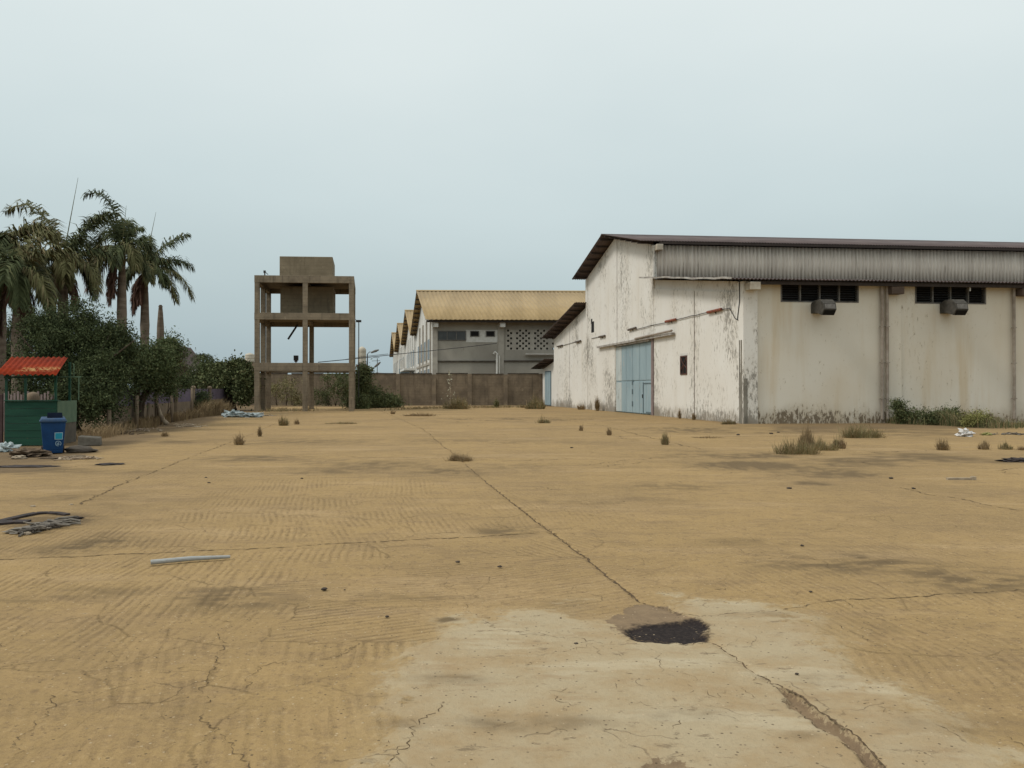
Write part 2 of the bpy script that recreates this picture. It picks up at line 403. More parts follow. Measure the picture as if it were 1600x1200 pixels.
MAT['whitebag'] = m_plain("white_plastic_bag", (0.68, 0.66, 0.63), (0.50, 0.48, 0.46), 6, 0.45, 0.4)
MAT['bluesheet'] = m_plain("blue_grey_sheeting", (0.36, 0.42, 0.42), (0.22, 0.255, 0.26), 5, 0.6, 0.5)
MAT['dirt'] = m_plain("heaped_dirt", (0.145, 0.105, 0.07), (0.085, 0.062, 0.043), 5, 0.95, 0.5, 0.1, (1, 1, 1), ((0.33, 0.27, 0.2), 3.0, 0.62))
MAT['cream'] = m_plain("cream_plastic_tank", (0.50, 0.455, 0.36), (0.42, 0.37, 0.29), 2, 0.6)
MAT['wire'] = m_plain("black_cable", (0.03, 0.03, 0.032), None, 2, 0.7, 0)
MAT['houseroof'] = m_plain("maroon_house_roof", (0.085, 0.052, 0.045), (0.06, 0.038, 0.034), 2, 0.8)
MAT['housewall'] = m_plain("white_house_wall", (0.62, 0.62, 0.60), (0.54, 0.54, 0.52), 1, 0.8)
MAT['fardust'] = m_plain("far_shed_roof", (0.33, 0.34, 0.34), None, 2, 0.8)

# tan roof of the factory: each sheet a little lighter or darker than the next
t = NT("tan_roof_sheet")
sx = t.xyz()[0]
band = t.noise(1.0, 1, 0.5, t.map(0.9, 0.02, 0.02))
c = t.mix(t.step(band, 0.35, 0.65), (0.36, 0.255, 0.122), (0.31, 0.218, 0.102))
rib = t.step(t.noise(1.0, 2, 0.6, t.map(6.0, 0.15, 0.15)), 0.60, 0.72)
c = t.mix(t.math('MULTIPLY', rib, 0.45), c, (0.47, 0.35, 0.19))
c = t.mix(t.math('MULTIPLY', t.step(t.noise(0.35, 5), 0.45, 0.75), 0.35), c, (0.23, 0.155, 0.07))
MAT['tanroof'] = t.out(c, 0.6, None, 0.25)

# red kiosk roof with the paint worn to pale scuffs low on its right half
t = NT("red_roof_sheet")
o3 = t.xyz()
c = t.mix(t.step(t.noise(2.5, 5), 0.35, 0.7), (0.25, 0.034, 0.012), (0.16, 0.024, 0.011))
zone = t.math('MULTIPLY', t.step(t.math('ABSOLUTE', t.math('SUBTRACT', o3[2], 2.30)), 0.10, 0.03), t.step(t.math('ABSOLUTE', t.math('ADD', o3[0], -0.12)), 0.62, 0.5))
wn = t.step(t.noise(9.0, 4, 0.6, t.map(1, 1, 1)), 0.47, 0.56)
c = t.mix(t.math('MULTIPLY', zone, wn), c, (0.40, 0.24, 0.10))
MAT['redroof'] = t.out(c, 0.9, None, 0.06)
# ------------------------------------------------------------------ the ground
V_SL, U_SL = -0.182, 0.25                         # lie of the slab joints: along the yard and across it
def vnoise(X, Y, seed):
    xi, yi = np.floor(X).astype(np.int64), np.floor(Y).astype(np.int64)
    fx, fy = X - xi, Y - yi
    fx, fy = fx * fx * (3 - 2 * fx), fy * fy * (3 - 2 * fy)
    def h(i, j):
        n = (i * 374761393 + j * 668265263 + seed * 1442695041) & 0x7fffffff
        n = ((n ^ (n >> 13)) * 1274126177) & 0x7fffffff
        return ((n ^ (n >> 16)) & 0xffff) / 65535.0
    return (h(xi, yi) * (1 - fx) + h(xi + 1, yi) * fx) * (1 - fy) + (h(xi, yi + 1) * (1 - fx) + h(xi + 1, yi + 1) * fx) * fy
def fbm(X, Y, sc_, seed, octv=4):
    r, a, tot = 0.0, 1.0, 0.0
    for k in range(octv):
        r = r + a * vnoise(X * sc_ * 2 ** k + 17.3 * k, Y * sc_ * 2 ** k - 9.1 * k, seed + k); tot += a; a *= 0.5
    return r / tot
def sstep(v, lo, hi):
    q = np.clip((v - lo) / (hi - lo), 0, 1); return q * q * (3 - 2 * q)
def seg_dist(X, Y, pts):
    d = np.full(X.shape, 1e9)
    for (ax, ay), (bx, by) in zip(pts[:-1], pts[1:]):
        l2 = (bx - ax) ** 2 + (by - ay) ** 2 + 1e-12
        q = np.clip(((X - ax) * (bx - ax) + (Y - ay) * (by - ay)) / l2, 0, 1)
        d = np.minimum(d, np.hypot(X - ax - q * (bx - ax), Y - ay - q * (by - ay)))
    return d
def poly_sd(X, Y, pts):
    """signed distance, positive inside"""
    ins = np.zeros(X.shape, bool)
    n = len(pts)
    for i in range(n):
        (ax, ay), (bx, by) = pts[i], pts[(i + 1) % n]
        if abs(by - ay) < 1e-12: continue
        c = ((ay > Y) != (by > Y)) & (X < (bx - ax) * (Y - ay) / (by - ay) + ax)
        ins ^= c
    d = seg_dist(X, Y, list(pts) + [pts[0]])
    return np.where(ins, d, -d)
def GP(pts): return [(G(x, y).x, G(x, y).y) for x, y in pts]

PATCH = GP([(540, 1240), (552, 1150), (572, 1095), (640, 1050), (690, 1005), (705, 968), (770, 962), (860, 948), (905, 938), (945, 965), (985, 985),
            (1040, 955), (1062, 932), (1120, 936), (1200, 946), (1260, 985), (1330, 1040), (1450, 1100), (1560, 1180), (1600, 1240)])
POT = GP([(972, 979), (1005, 971.5), (1044, 968.4), (1075, 966.2), (1092, 966), (1105, 975), (1107, 988), (1103, 1004), (1070, 1008), (1044, 1005), (1018, 1003), (994, 1001), (978, 990)])
FILL = GP([(944, 966), (979, 953), (1005, 938), (1031, 944), (1062, 957), (1090, 967), (1106, 978), (1105, 1000), (1070, 1004), (990, 998), (962, 984)])
TRENCH = GP([(1202, 1064), (1237, 1080), (1272, 1102), (1302, 1126), (1337, 1150), (1359, 1172), (1381, 1196), (1400, 1240), (1362, 1240), (1355, 1200), (1350, 1189),
             (1333, 1172), (1302, 1152), (1272, 1132), (1250, 1113), (1221, 1097), (1230, 1088)])
SCAB = GP([(1005, 1197), (1025, 1189), (1055, 1190), (1080, 1196), (1090, 1240), (1000, 1240)])
def jx(Y, k): return 0.167 - 0.187 * (Y - 12.1) + 6.55 * k        # k-th joint along the yard

MAIN1 = GP([(590, 640), (660, 670), (740, 735), (768, 760), (800, 785), (835, 812), (872, 838), (905, 862), (945, 895), (975, 917), (1000, 937)])
MAIN2 = GP([(1108, 1000), (1130, 1012), (1150, 1028), (1180, 1050), (1202, 1064)])
ARC = GP([(1000, 937), (1031, 944), (1062, 957), (1096, 960), (1150, 955), (1210, 953), (1260, 944), (1300, 938), (1400, 932), (1500, 926), (1600, 920), (1750, 912)])
LEFTJ = GP([(430, 662), (400, 676), (345, 697), (290, 718), (240, 738), (205, 750), (160, 772), (120, 790)])
CROSS = GP([(-260, 884), (0, 874), (90, 871), (200, 865), (330, 859), (420, 855), (520, 849), (600, 845), (665, 841), (740, 839), (830, 833), (872, 832)])
RIGHTJ = GP([(850, 652), (935, 664), (1000, 680), (1060, 694), (1100, 703)])
RIGHTJ2 = GP([(1405, 762), (1450, 773), (1490, 778), (1540, 789), (1600, 798), (1700, 820)])

def height(X, Y, fine=True):
    near = 1.0 / (1.0 + (Y / 14.0) ** 2)
    h = (fbm(X, Y, 0.35, 3, 3) - 0.5) * 0.05 * near
    if fine:
        h = h + (fbm(X, Y, 2.2, 21, 4) - 0.5) * 0.020 * near
        h = h + (fbm(X, Y, 14.0, 41, 3) - 0.5) * 0.006 * near
    dm = np.minimum(seg_dist(X, Y, MAIN1), np.minimum(seg_dist(X, Y, MAIN2), seg_dist(X, Y, ARC[:6])))
    h = h - 0.014 * np.exp(-(dm / 0.028) ** 2)
    return h

def axis(dense, a, b, step, grow, lo, hi):
    mid = list(np.arange(a, b + step * 0.5, step))
    up, s = [mid[-1]], step
    while up[-1] < hi: s *= grow; up.append(min(hi, up[-1] + s))
    dn, s = [mid[0]], step
    while dn[-1] > lo: s *= grow; dn.append(max(lo, dn[-1] - s))
    return np.array(dn[1:][::-1] + mid + up[1:])
xs = axis(True, -4.6, 4.6, 0.017, 1.05, -70, 70)
ys = axis(True, 3.2, 8.4, 0.017, 1.022, -12, 88.2)
XX, YY = np.meshgrid(xs, ys)
HH = height(XX, YY)
nj = fbm(XX, YY, 9.0, 77, 4) - 0.5                      # ragged edges
sd_patch = poly_sd(XX, YY, PATCH) + (fbm(XX, YY, 1.7, 5, 5) - 0.5) * 0.75 + nj * 0.10
near_m = (YY < 9) & (np.abs(XX) < 4)
def sd_near(P, amp):
    o = np.full(XX.shape, -9.0); o[near_m] = poly_sd(XX[near_m], YY[near_m], P) + nj[near_m] * amp; return o
sd_pot, sd_fill, sd_tr, sd_scab = sd_near(POT, 0.16), sd_near(FILL, 0.16), sd_near(TRENCH, 0.10), sd_near(SCAB, 0.10)
m_patch = np.clip(0.5 + sd_patch / 0.6, 0, 1)
HH += 0.012 * sstep(sd_patch, -0.05, 0.05) * (YY < 9)
m_pot = np.clip(0.5 + sd_pot / 0.24, 0, 1)
m_fill = np.clip(0.5 + np.maximum(sd_fill, np.maximum(sd_tr, sd_scab)) / 0.16, 0, 1)
HH -= 0.010 * sstep(sd_fill, -0.03, 0.08) + 0.040 * sstep(sd_tr, -0.012, 0.012) + 0.022 * sstep(sd_pot, -0.015, 0.06) + 0.014 * sstep(sd_scab, -0.006, 0.01)
HH += 0.006 * (fbm(XX, YY, 4, 91, 3) - 0.5) * sstep(sd_tr, 0.0, 0.05)

def soft(x, y, wx, wy, amp=1.0, rot=0.0):
    """a soft-edged stain seen at pixel x, y, reaching wx pixels across and wy pixels up and down"""
    c = G(x, y); ex = abs(G(x + wx, y).x - c.x); ey = (G(x, y - wy).y - G(x, y + wy).y) / 2
    dx, dy = XX - c.x, YY - c.y
    dx, dy = dx * math.cos(rot) + dy * math.sin(rot), -dx * math.sin(rot) + dy * math.cos(rot)
    return amp * np.exp(-((dx / ex) ** 2 + (dy / ey) ** 2) ** 1.3)
st = np.zeros(XX.shape)
for a in ((1215, 728, 120, 7, 1.1), (1170, 711, 130, 4.5, 1.0), (1300, 740, 80, 6, 1.2), (60, 700, 150, 9, 0.7), (220, 690, 90, 5, 0.6), (70, 815, 70, 12, 0.7), (30, 845, 90, 12, 0.6), (700, 690, 300, 5, .16), (900, 780, 200, 8, .15), (250, 780, 160, 12, .2), (1000, 860, 120, 12, .18), (100, 930, 140, 14, .25), (640, 930, 120, 10, .18), (300, 1100, 120, 20, .18), (1180, 850, 100, 12, .18), (1050, 760, 120, 6, .2), (1380, 722, 120, 9, 0.55), (1270, 755, 26, 3, 0.9), (1150, 690, 40, 3, 0.3),
          (1480, 715, 130, 9, 0.55), (1590, 722, 40, 5, 0.5), (1080, 706, 70, 4, 0.4), (640, 735, 190, 9, 0.40), (560, 722, 130, 6, 0.30), (400, 716, 90, 5, 0.35), (900, 728, 130, 4, 0.28),
          (1290, 876, 180, 22, 0.50), (1180, 890, 70, 9, 0.35), (1500, 900, 120, 22, 0.42), (1430, 985, 120, 30, 0.22), (785, 830, 55, 10, 0.3),
          (40, 778, 120, 6, 0.55), (40, 850, 150, 16, 0.55), (60, 738, 170, 4, 0.5), (90, 735, 60, 5, 0.6), (170, 726, 18, 2.5, 0.95),
          (880, 940, 40, 9, 0.25), (700, 968, 22, 4, 0.5), (100, 1030, 60, 18, 0.45), (165, 985, 36, 12, 0.35), (380, 930, 130, 26, 0.28), (1110, 672, 120, 5, 0.4), (1330, 672, 150, 8, 0.5),
          (1080, 1120, 60, 10, .5), (800, 1130, 90, 12, .3), (700, 1060, 60, 8, .35), (640, 1130, 40, 10, .25), (1180, 960, 60, 6, .3), (1300, 1060, 60, 10, .35), (1500, 1130, 90, 16, .25), (960, 1065, 30, 6, 0.0), (870, 1060, 24, 4, 0.0), (900, 1130, 60, 12, 0.3), (1230, 1025, 40, 6, 0.4), (1250, 1150, 30, 8, 0.4),
          (620, 890, 60, 18, 0.2), (500, 880, 60, 10, 0.18), (840, 655, 200, 3, 0.3), (440, 690, 120, 6, 0.25), (250, 690, 120, 6, 0.4), (180, 690, 60, 8, 0.6)):
    st = np.maximum(st, soft(*a))
st = np.clip(st * (0.25 + 2.1 * sstep(fbm(XX, YY, 0.75, 61, 6), 0.28, 0.72)) * (0.7 + .6 * fbm(XX, YY * 2, 3.0, 67, 4)) * (0.45 + 1.1 * sstep(fbm(XX, YY * 1.6, 4.5, 69, 5), 0.35, 0.65)) * .95, 0, 1)
# soil: beyond the fence on the left, and the unpaved strip along the foot of the warehouse
soil = sstep(-(XX - (-14.1 - 0.2 * (YY - 35.6))) + (fbm(XX, YY, 0.5, 8, 3) - 0.5) * 2.2, -0.4, 0.5) * (YY > 17)
wl = (YY - (40.9 + 0.107 * (XX - 11.42)))
soil = np.maximum(soil, sstep(wl + (fbm(XX, YY, 0.30, 9, 5) - 0.5) * 13.0, -7.5, -1.8) * sstep(XX, 9.5, 12.0) * 0.8)
soil = np.maximum(soil, sstep(YY + (fbm(XX, YY, 0.2, 10, 3) - 0.5) * 5, 79, 83) * 0.85)

# lie of the tamping strokes in each bay (two ends of one stroke in the photo, and how strongly it shows)
STROKES = (((195, 1040), (235, 995), 1), ((360, 995), (430, 935), 1), ((270, 980), (310, 935), 1), ((465, 965), (625, 945), 1), ((450, 930), (650, 920), .9), ((530, 1015), (520, 1080), .9),
    ((465, 1050), (470, 1175), .6), ((255, 1010), (250, 1070), .7), ((0, 910), (50, 885), 1), ((80, 920), (165, 880), .9), ((115, 855), (180, 820), 1), ((190, 850), (230, 820), 1), ((310, 845), (340, 810), 1),
    ((380, 840), (385, 785), 1), ((435, 805), (445, 780), .8), ((590, 835), (560, 800), .8), ((700, 835), (665, 790), .7), ((440, 880), (420, 910), .9), ((1329, 826), (1394, 848), .4), ((1302, 922), (1425, 975), .6),
    ((1447, 927), (1512, 962), .6), ((1569, 1097), (1600, 1124), .5), ((772, 790), (787, 800), .6), ((895, 795), (917, 815), .4), ((605, 790), (620, 815), .7), ((812, 845), (835, 852), .7), ((820, 900), (900, 890), .7),
    ((950, 850), (1050, 870), .2), ((1150, 800), (1250, 820), .2), ((700, 890), (850, 880), .7), ((60, 1000), (130, 960), .7), ((100, 1110), (110, 1060), .4), ((320, 1120), (330, 1080), .4), ((590, 1040), (580, 1080), .8), ((250, 760), (300, 735), .4), ((540, 770), (548, 755), .7), ((480, 770), (484, 755), .7))
wx_, wy_ = XX + (fbm(XX, YY, 1.1, 131, 3) - .5) * 0.9, YY + (fbm(XX, YY, 1.1, 151, 3) - .5) * 0.9
best = np.full(XX.shape, 1e9); angm = np.zeros(XX.shape); wgt = np.zeros(XX.shape)
for p_, q_, w_ in STROKES:
    p_, q_ = G(*p_), G(*q_); c_ = (p_ + q_) / 2
    d_ = np.hypot(wx_ - c_.x, wy_ - c_.y); k_ = d_ < best
    best[k_] = d_[k_]; angm[k_] = math.atan2(q_.y - p_.y, q_.x - p_.x); wgt[k_] = w_
wgt = wgt * sstep(best, 2.6, 0.9)
mask3 = np.stack([np.cos(angm) * .5 + .5, np.sin(angm) * .5 + .5, wgt, np.ones_like(st)], -1).reshape(-1, 4)

nyv, nxv = XX.shape
idx = np.arange(nyv * nxv).reshape(nyv, nxv)
quads = np.stack([idx[:-1, :-1], idx[:-1, 1:], idx[1:, 1:], idx[1:, :-1]], -1).reshape(-1, 4)
verts = np.stack([XX, YY, HH], -1).reshape(-1, 3)
masks = np.stack([m_patch, st, m_fill, np.ones_like(st)], -1).reshape(-1, 4)
mask2 = np.stack([m_pot, np.clip(soil, 0, 1), sstep(sd_patch, -0.35, -0.02) * (sd_patch < 0.1), np.ones_like(st)], -1).reshape(-1, 4)

# joints and cracks: thin dark open lines that follow the surface
rng = np.random.default_rng(5)
def rough_line(pts, step, amp):
    P = [np.array(p, float) for p in pts]
    out = [P[0]]
    for a, b in zip(P[:-1], P[1:]):
        L = np.hypot(*(b - a)); n = max(1, int(L / step))
        nrm = np.array([-(b - a)[1], (b - a)[0]]) / (L + 1e-9)
        off = 0
        for i in range(1, n + 1):
            off = 0.6 * off + rng.normal() * amp
            out.append(a + (b - a) * i / n + nrm * (off if i < n else 0))
    return np.array(out)
cv, cf = [], []
def ribbon(pts, w, step=None, amp=None, gap=0.0, lift=0.0035):
    D = np.mean([p[1] for p in pts])
    step = (step or 0.008 * D) * 0.6; amp = amp if amp is not None else 0.0030 * D
    L = rough_line(pts, step, amp)
    if len(L) < 2: return
    tan = np.gradient(L, axis=0); tan /= np.linalg.norm(tan, axis=1)[:, None] + 1e-9
    nr = np.stack([-tan[:, 1], tan[:, 0]], 1)
    ww = w * 0.62 * (0.15 + 1.5 * rng.random(len(L)) ** 1.5) * 0.5
    ww[0] *= 0.2; ww[-1] *= 0.2
    A, B = L + nr * ww[:, None], L - nr * ww[:, None]
    zc = height(L[:, 0], L[:, 1]) + 0.010 * (np.clip(1 - poly_sd(L[:, 0], L[:, 1], PATCH) * -8, 0, 1)) * (L[:, 1] < 9)
    lift = lift + 0.00035 * np.maximum(L[:, 1] - 8, 0)
    o = len(cv)
    for a, b, z, q in zip(A, B, zc, np.broadcast_to(lift, (len(L),))):
        cv.append((a[0], a[1], z + q)); cv.append((b[0], b[1], z + q))
    for i in range(len(L) - 1):
        if rng.random() < gap: continue
        cf.append((o + 2 * i, o + 2 * i + 1, o + 2 * i + 3, o + 2 * i + 2))
ribbon(MAIN1[:4], 0.034, 0.3, 0.02, 0.22); ribbon(MAIN1[3:], 0.034, 0.05, 0.008, 0.02); ribbon(MAIN1[4:], 0.011, 0.04, 0.016, 0.25)
ribbon(MAIN2, 0.020, 0.04, 0.006)
ribbon(ARC[:6], 0.014, 0.03, 0.006, 0.03); ribbon(ARC[4:], 0.016, 0.06, 0.010, 0.06)
ribbon(LEFTJ, 0.030, 0.12, 0.018, 0.12); ribbon(LEFTJ[3:], 0.016, 0.1, 0.03, 0.35)
ribbon(CROSS, 0.030, 0.07, 0.010, 0.06); ribbon(RIGHTJ, 0.05, 0.3, 0.03, 0.15); ribbon(RIGHTJ2, 0.026, 0.1, 0.016, 0.12)
for pts, w in (
    ([(345, 985), (352, 1010), (338, 1038), (312, 1072), (325, 1085), (312, 1098)], 0.007), ([(320, 1112), (330, 1130), (352, 1150), (375, 1175), (390, 1190), (408, 1203)], 0.008),
    ([(24, 1180), (26, 1160), (50, 1140), (72, 1115), (88, 1098), (84, 1082)], 0.006), ([(385, 1075), (402, 1040), (470, 1035), (530, 1022), (560, 1003)], 0.005),
    ([(500, 1028), (540, 1018), (563, 1000)], 0.006), ([(750, 962), (765, 980), (800, 988), (835, 992), (880, 996), (930, 1003)], 0.007),
    ([(608, 1200), (640, 1165), (643, 1145), (660, 1122), (685, 1108), (694, 1095)], 0.008), ([(640, 1165), (620, 1172), (585, 1178)], 0.005),
    ([(735, 940), (733, 952), (745, 962)], 0.004), ([(840, 1027), (900, 1012), (940, 1005), (1000, 1000)], 0.004), ([(860, 1085), (885, 1075), (888, 1078)], 0.005),
    ([(865, 1088), (875, 1098), (905, 1103)], 0.005), ([(920, 1010), (938, 1016), (940, 1024)], 0.004), ([(960, 1068), (966, 1080)], 0.004),
    ([(1025, 1020), (1030, 1035), (1032, 1052)], 0.004), ([(1105, 1080), (1120, 1092), (1135, 1078)], 0.004), ([(1073, 1070), (1076, 1085)], 0.004),
    ([(1050, 1140), (1060, 1128), (1068, 1122)], 0.006), ([(1115, 1010), (1140, 1005), (1152, 998)], 0.004), ([(1070, 1049), (1086, 1066)], 0.004),
    ([(985, 1105), (1000, 1098), (1020, 1104)], 0.004), ([(1135, 1118), (1155, 1128)], 0.004), ([(1000, 1060), (1012, 1075)], 0.004), ([(1160, 1075), (1180, 1092)], 0.004),
    ([(1300, 935), (1350, 952), (1420, 972)], 0.006), ([(1310, 975), (1355, 1000)], 0.005), ([(1460, 1130), (1500, 1150)], 0.006), ([(1370, 1100), (1395, 1115)], 0.006), ([(1570, 1145), (1600, 1162)], 0.008),
    ([(0, 1010), (60, 975), (150, 960), (240, 942)], 0.005), ([(165, 1015), (200, 1035), (160, 1045)], 0.003), ([(200, 960), (225, 945), (240, 942)], 0.004),
    ([(830, 760), (880, 767)], 0.02), ([(910, 727), (960, 722), (985, 718), (1040, 716)], 0.04), ([(940, 730), (968, 726), (1000, 722), (1060, 722)], 0.03), ([(720, 718), (800, 720), (900, 716)], 0.03),
    ([(500, 712), (620, 716), (700, 716)], 0.03), ([(620, 745), (700, 745), (760, 745)], 0.015), ([(990, 690), (960, 680), (900, 672)], 0.05), ([(1060, 684), (1200, 682), (1290, 680)], 0.05),
    ([(1350, 707), (1440, 705), (1520, 704)], 0.04), ([(1310, 718), (1380, 726), (1440, 732)], 0.03), ([(1555, 735), (1600, 731)], 0.035), ([(1560, 735), (1580, 740), (1600, 742)], 0.025),
    ([(500, 657), (600, 655), (720, 660)], 0.06), ([(420, 672), (520, 670), (620, 668)], 0.05), ([(700, 664), (760, 668), (860, 672)], 0.05), ([(0, 738), (60, 735), (130, 727)], 0.03),
    ([(1060, 940), (1100, 938), (1140, 942)], 0.005), ([(790, 838), (830, 830), (875, 832)], 0.010)):
    ribbon(GP(pts), w, gap=0.06)
ribbon(TRENCH[:8], 0.022, 0.03, 0.005, 0.0); ribbon(TRENCH[9:] + TRENCH[:1], 0.009, 0.02, 0.008, 0.30); ribbon(POT[7:] + POT[:1], 0.010, 0.02, 0.010, 0.15); ribbon(POT[5:8], 0.010, 0.02, 0.008, 0.1)
ribbon([(x - .015, y + .012) for x, y in POT[8:]], 0.006, 0.02, 0.012, 0.3)
# map cracking round the pothole's rim
for k in range(16):
    a = rng.uniform(0, 6.28); c0 = np.mean(np.array(POT), 0)
    p = c0 + np.array([math.cos(a) * 0.36, math.sin(a) * 0.16]); q = p + np.array([math.cos(a + rng.normal() * .5), math.sin(a + rng.normal() * .5)]) * rng.uniform(.05, .14)
    ribbon([tuple(p), tuple(q)], 0.004, 0.02, 0.006)
# short scattered nicks
for k in range(90):
    Yc = 3.5 * math.exp(rng.random() * 2.2); Xc = rng.uniform(-0.65, 0.65) * Yc; a = rng.normal() * 0.7; l = rng.uniform(0.006, 0.018) * Yc
    ribbon([(Xc, Yc), (Xc + l * math.cos(a), Yc + l * math.sin(a))], 0.0013 * Yc, 0.004 * Yc, 0.0016 * Yc)

n0 = len(verts)
allv = np.concatenate([verts, np.array(cv)])
allq = np.concatenate([quads, np.array(cf) + n0])
me = bpy.data.meshes.new("concrete_yard")
me.vertices.add(len(allv)); me.vertices.foreach_set("co", allv.astype(np.float32).ravel())
me.loops.add(allq.size); me.loops.foreach_set("vertex_index", allq.astype(np.int32).ravel())
me.polygons.add(len(allq)); me.polygons.foreach_set("loop_start", np.arange(0, allq.size, 4, dtype=np.int32))
mi = np.zeros(len(allq), np.int32); mi[len(quads):] = 1
me.polygons.foreach_set("material_index", mi)
me.polygons.foreach_set("use_smooth", np.ones(len(allq), bool))
me.update(calc_edges=True); me.validate()
pad = np.zeros((len(cv), 4)); pad[:, 3] = 1
for nm, arr in (("masks", masks), ("masks_b", mask2), ("strokes", mask3)):
    a = me.color_attributes.new(nm, 'FLOAT_COLOR', 'POINT')
    a.data.foreach_set("color", np.concatenate([arr, pad]).astype(np.float32).ravel())

t = NT("dusty_concrete")
A, B = t.attr("masks"), t.attr("masks_b")
sa, sb = t.n("SeparateColor"), t.n("SeparateColor")
t.t.links.new(A.outputs["Color"], sa.inputs[0]); t.t.links.new(B.outputs["Color"], sb.inputs[0])
stain, soilm, rim = sa.outputs[1], sb.outputs[1], sb.outputs[2]
ragged = t.math('MULTIPLY', t.math('SUBTRACT', t.noise(16, 6, 0.75), 0.5), 0.55)
ragged2 = t.math('MULTIPLY', t.math('SUBTRACT', t.noise(28, 5, 0.7), 0.5), 0.75)
patch = t.step(t.math('ADD', t.math('ADD', sa.outputs[0], ragged), t.math('MULTIPLY', t.math('SUBTRACT', t.noise(3.2, 7, 0.72), 0.5), 2.2)), 0.30, 0.70)
fill = t.step(t.math('ADD', sa.outputs[2], ragged2), 0.44, 0.54)
pot = t.step(t.math('ADD', sb.outputs[0], t.math('MULTIPLY', ragged2, 0.55)), 0.34, 0.62)
# tamping strokes: every bay of strokes runs its own way
C3 = t.attr("strokes"); s3 = t.n("SeparateColor"); t.t.links.new(C3.outputs["Color"], s3.inputs[0])
ca_, sa3 = t.math('MULTIPLY_ADD', s3.outputs[0], 2.0, -1.0), t.math('MULTIPLY_ADD', s3.outputs[1], 2.0, -1.0)
p3 = t.xyz()
wob = t.math('MULTIPLY', t.math('SUBTRACT', t.noise(1.6, 3), 0.5), 0.07)
al = t.math('ADD', t.math('MULTIPLY', p3[0], ca_), t.math('MULTIPLY', p3[1], sa3))
ac_ = t.math('ADD', t.math('SUBTRACT', t.math('MULTIPLY', p3[1], ca_), t.math('MULTIPLY', p3[0], sa3)), wob)
cmb = t.n("CombineXYZ"); t.put(t.math('MULTIPLY', ac_, 7.0), cmb.inputs[0]); t.put(t.math('MULTIPLY', al, 0.75), cmb.inputs[1])
sw = t.math('SINE', t.math('ADD', t.math('MULTIPLY', ac_, 78.0), t.math('MULTIPLY', t.noise(1.0, 2, 0.5, cmb.outputs[0]), 5.5)))
strk = t.math('MULTIPLY_ADD', sw, 0.20, 0.42)
cmb2 = t.n("CombineXYZ"); t.put(t.math('MULTIPLY', ac_, 26.0), cmb2.inputs[0]); t.put(t.math('MULTIPLY', al, 2.0), cmb2.inputs[1])
strk2 = t.noise(1.0, 3, 0.55, cmb2.outputs[0])
sm = t.math('MULTIPLY', t.math('MULTIPLY', s3.outputs[2], t.step(t.noise(0.9, 4, 0.6), 0.36, 0.58)), t.math('SUBTRACT', 1.0, t.math('MAXIMUM', t.math('MULTIPLY', patch, 0.95), t.math('MAXIMUM', fill, soilm)), 0, True))
broken = t.math('MULTIPLY', t.step(t.noise(5.0, 6, 0.75), 0.36, 0.60), t.step(t.noise(1.0, 3, 0.6, cmb.outputs[0]), 0.38, 0.56))
groove = t.math('MULTIPLY', t.math('MULTIPLY', t.step(strk, 0.52, 0.64), sm), broken)
big = t.noise(0.22, 5, 0.6)
mid = t.noise(1.3, 6, 0.65)
finen = t.noise(30, 6, 0.75)
grain = t.noise(85, 3, 0.7)
col = t.mix(t.step(big, 0.35, 0.68), (0.345, 0.236, 0.106), (0.272, 0.188, 0.090))
col = t.mix(t.math('MULTIPLY', t.step(t.noise(0.55, 5, 0.65, t.map(0.6, 1.5, 1, loc=(1, 3, 0))), 0.50, 0.70), 0.42), col, (0.225, 0.155, 0.086))
col = t.mix(t.math('MULTIPLY', t.step(t.noise(0.42, 5, 0.65, t.map(0.5, 1.4, 1, loc=(8, 1, 0))), 0.52, 0.68), 0.5), col, (0.43, 0.305, 0.165))
col = t.mix(t.math('MULTIPLY', t.step(mid, 0.45, 0.75), 0.55), col, (0.385, 0.262, 0.125))
col = t.mix(t.math('MULTIPLY', t.step(t.noise(3.6, 7, 0.8), 0.49, 0.65), 0.5), col, (0.205, 0.138, 0.074))
col = t.mix(t.math('MULTIPLY', t.step(t.noise(1.0, 7, 0.72, t.map(0.7, 2.4, 1, loc=(11, 4, 0))), 0.50, 0.66), 0.45), col, (0.205, 0.142, 0.080))
col = t.mix(t.math('MULTIPLY', t.step(t.noise(7.5, 7, 0.78), 0.52, 0.64), 0.50), col, (0.19, 0.13, 0.072))
col = t.mix(t.math('MULTIPLY', t.step(t.noise(11, 6, 0.75, t.map(1, 1, 1, loc=(5, 9, 0))), 0.55, 0.66), 0.40), col, (0.47, 0.34, 0.18))
col = t.mix(t.math('MULTIPLY', t.step(finen, 0.48, 0.68), 0.45), col, (0.185, 0.128, 0.072))
col = t.mix(t.math('MULTIPLY', t.step(grain, 0.56, 0.70), 0.30), col, (0.52, 0.38, 0.21))
col = t.mix(t.math('MULTIPLY', groove, 0.44), col, (0.150, 0.100, 0.054))
col = t.mix(t.math('MULTIPLY', t.math('MULTIPLY', t.step(strk2, 0.52, 0.66), sm), 0.30), col, (0.20, 0.136, 0.072))
col = t.mix(t.math('MULTIPLY', t.math('MULTIPLY', t.step(strk, 0.46, 0.34), sm), 0.25), col, (0.44, 0.305, 0.15))
gr = t.mix(t.step(t.noise(0.9, 6, 0.7), 0.38, 0.66), (0.395, 0.320, 0.205), (0.345, 0.248, 0.135))
gr = t.mix(t.math('MULTIPLY', t.step(t.noise(2.2, 6, 0.7, t.map(0.8, 2.0, 1)), 0.52, 0.70), 0.55), gr, (0.30, 0.205, 0.112))
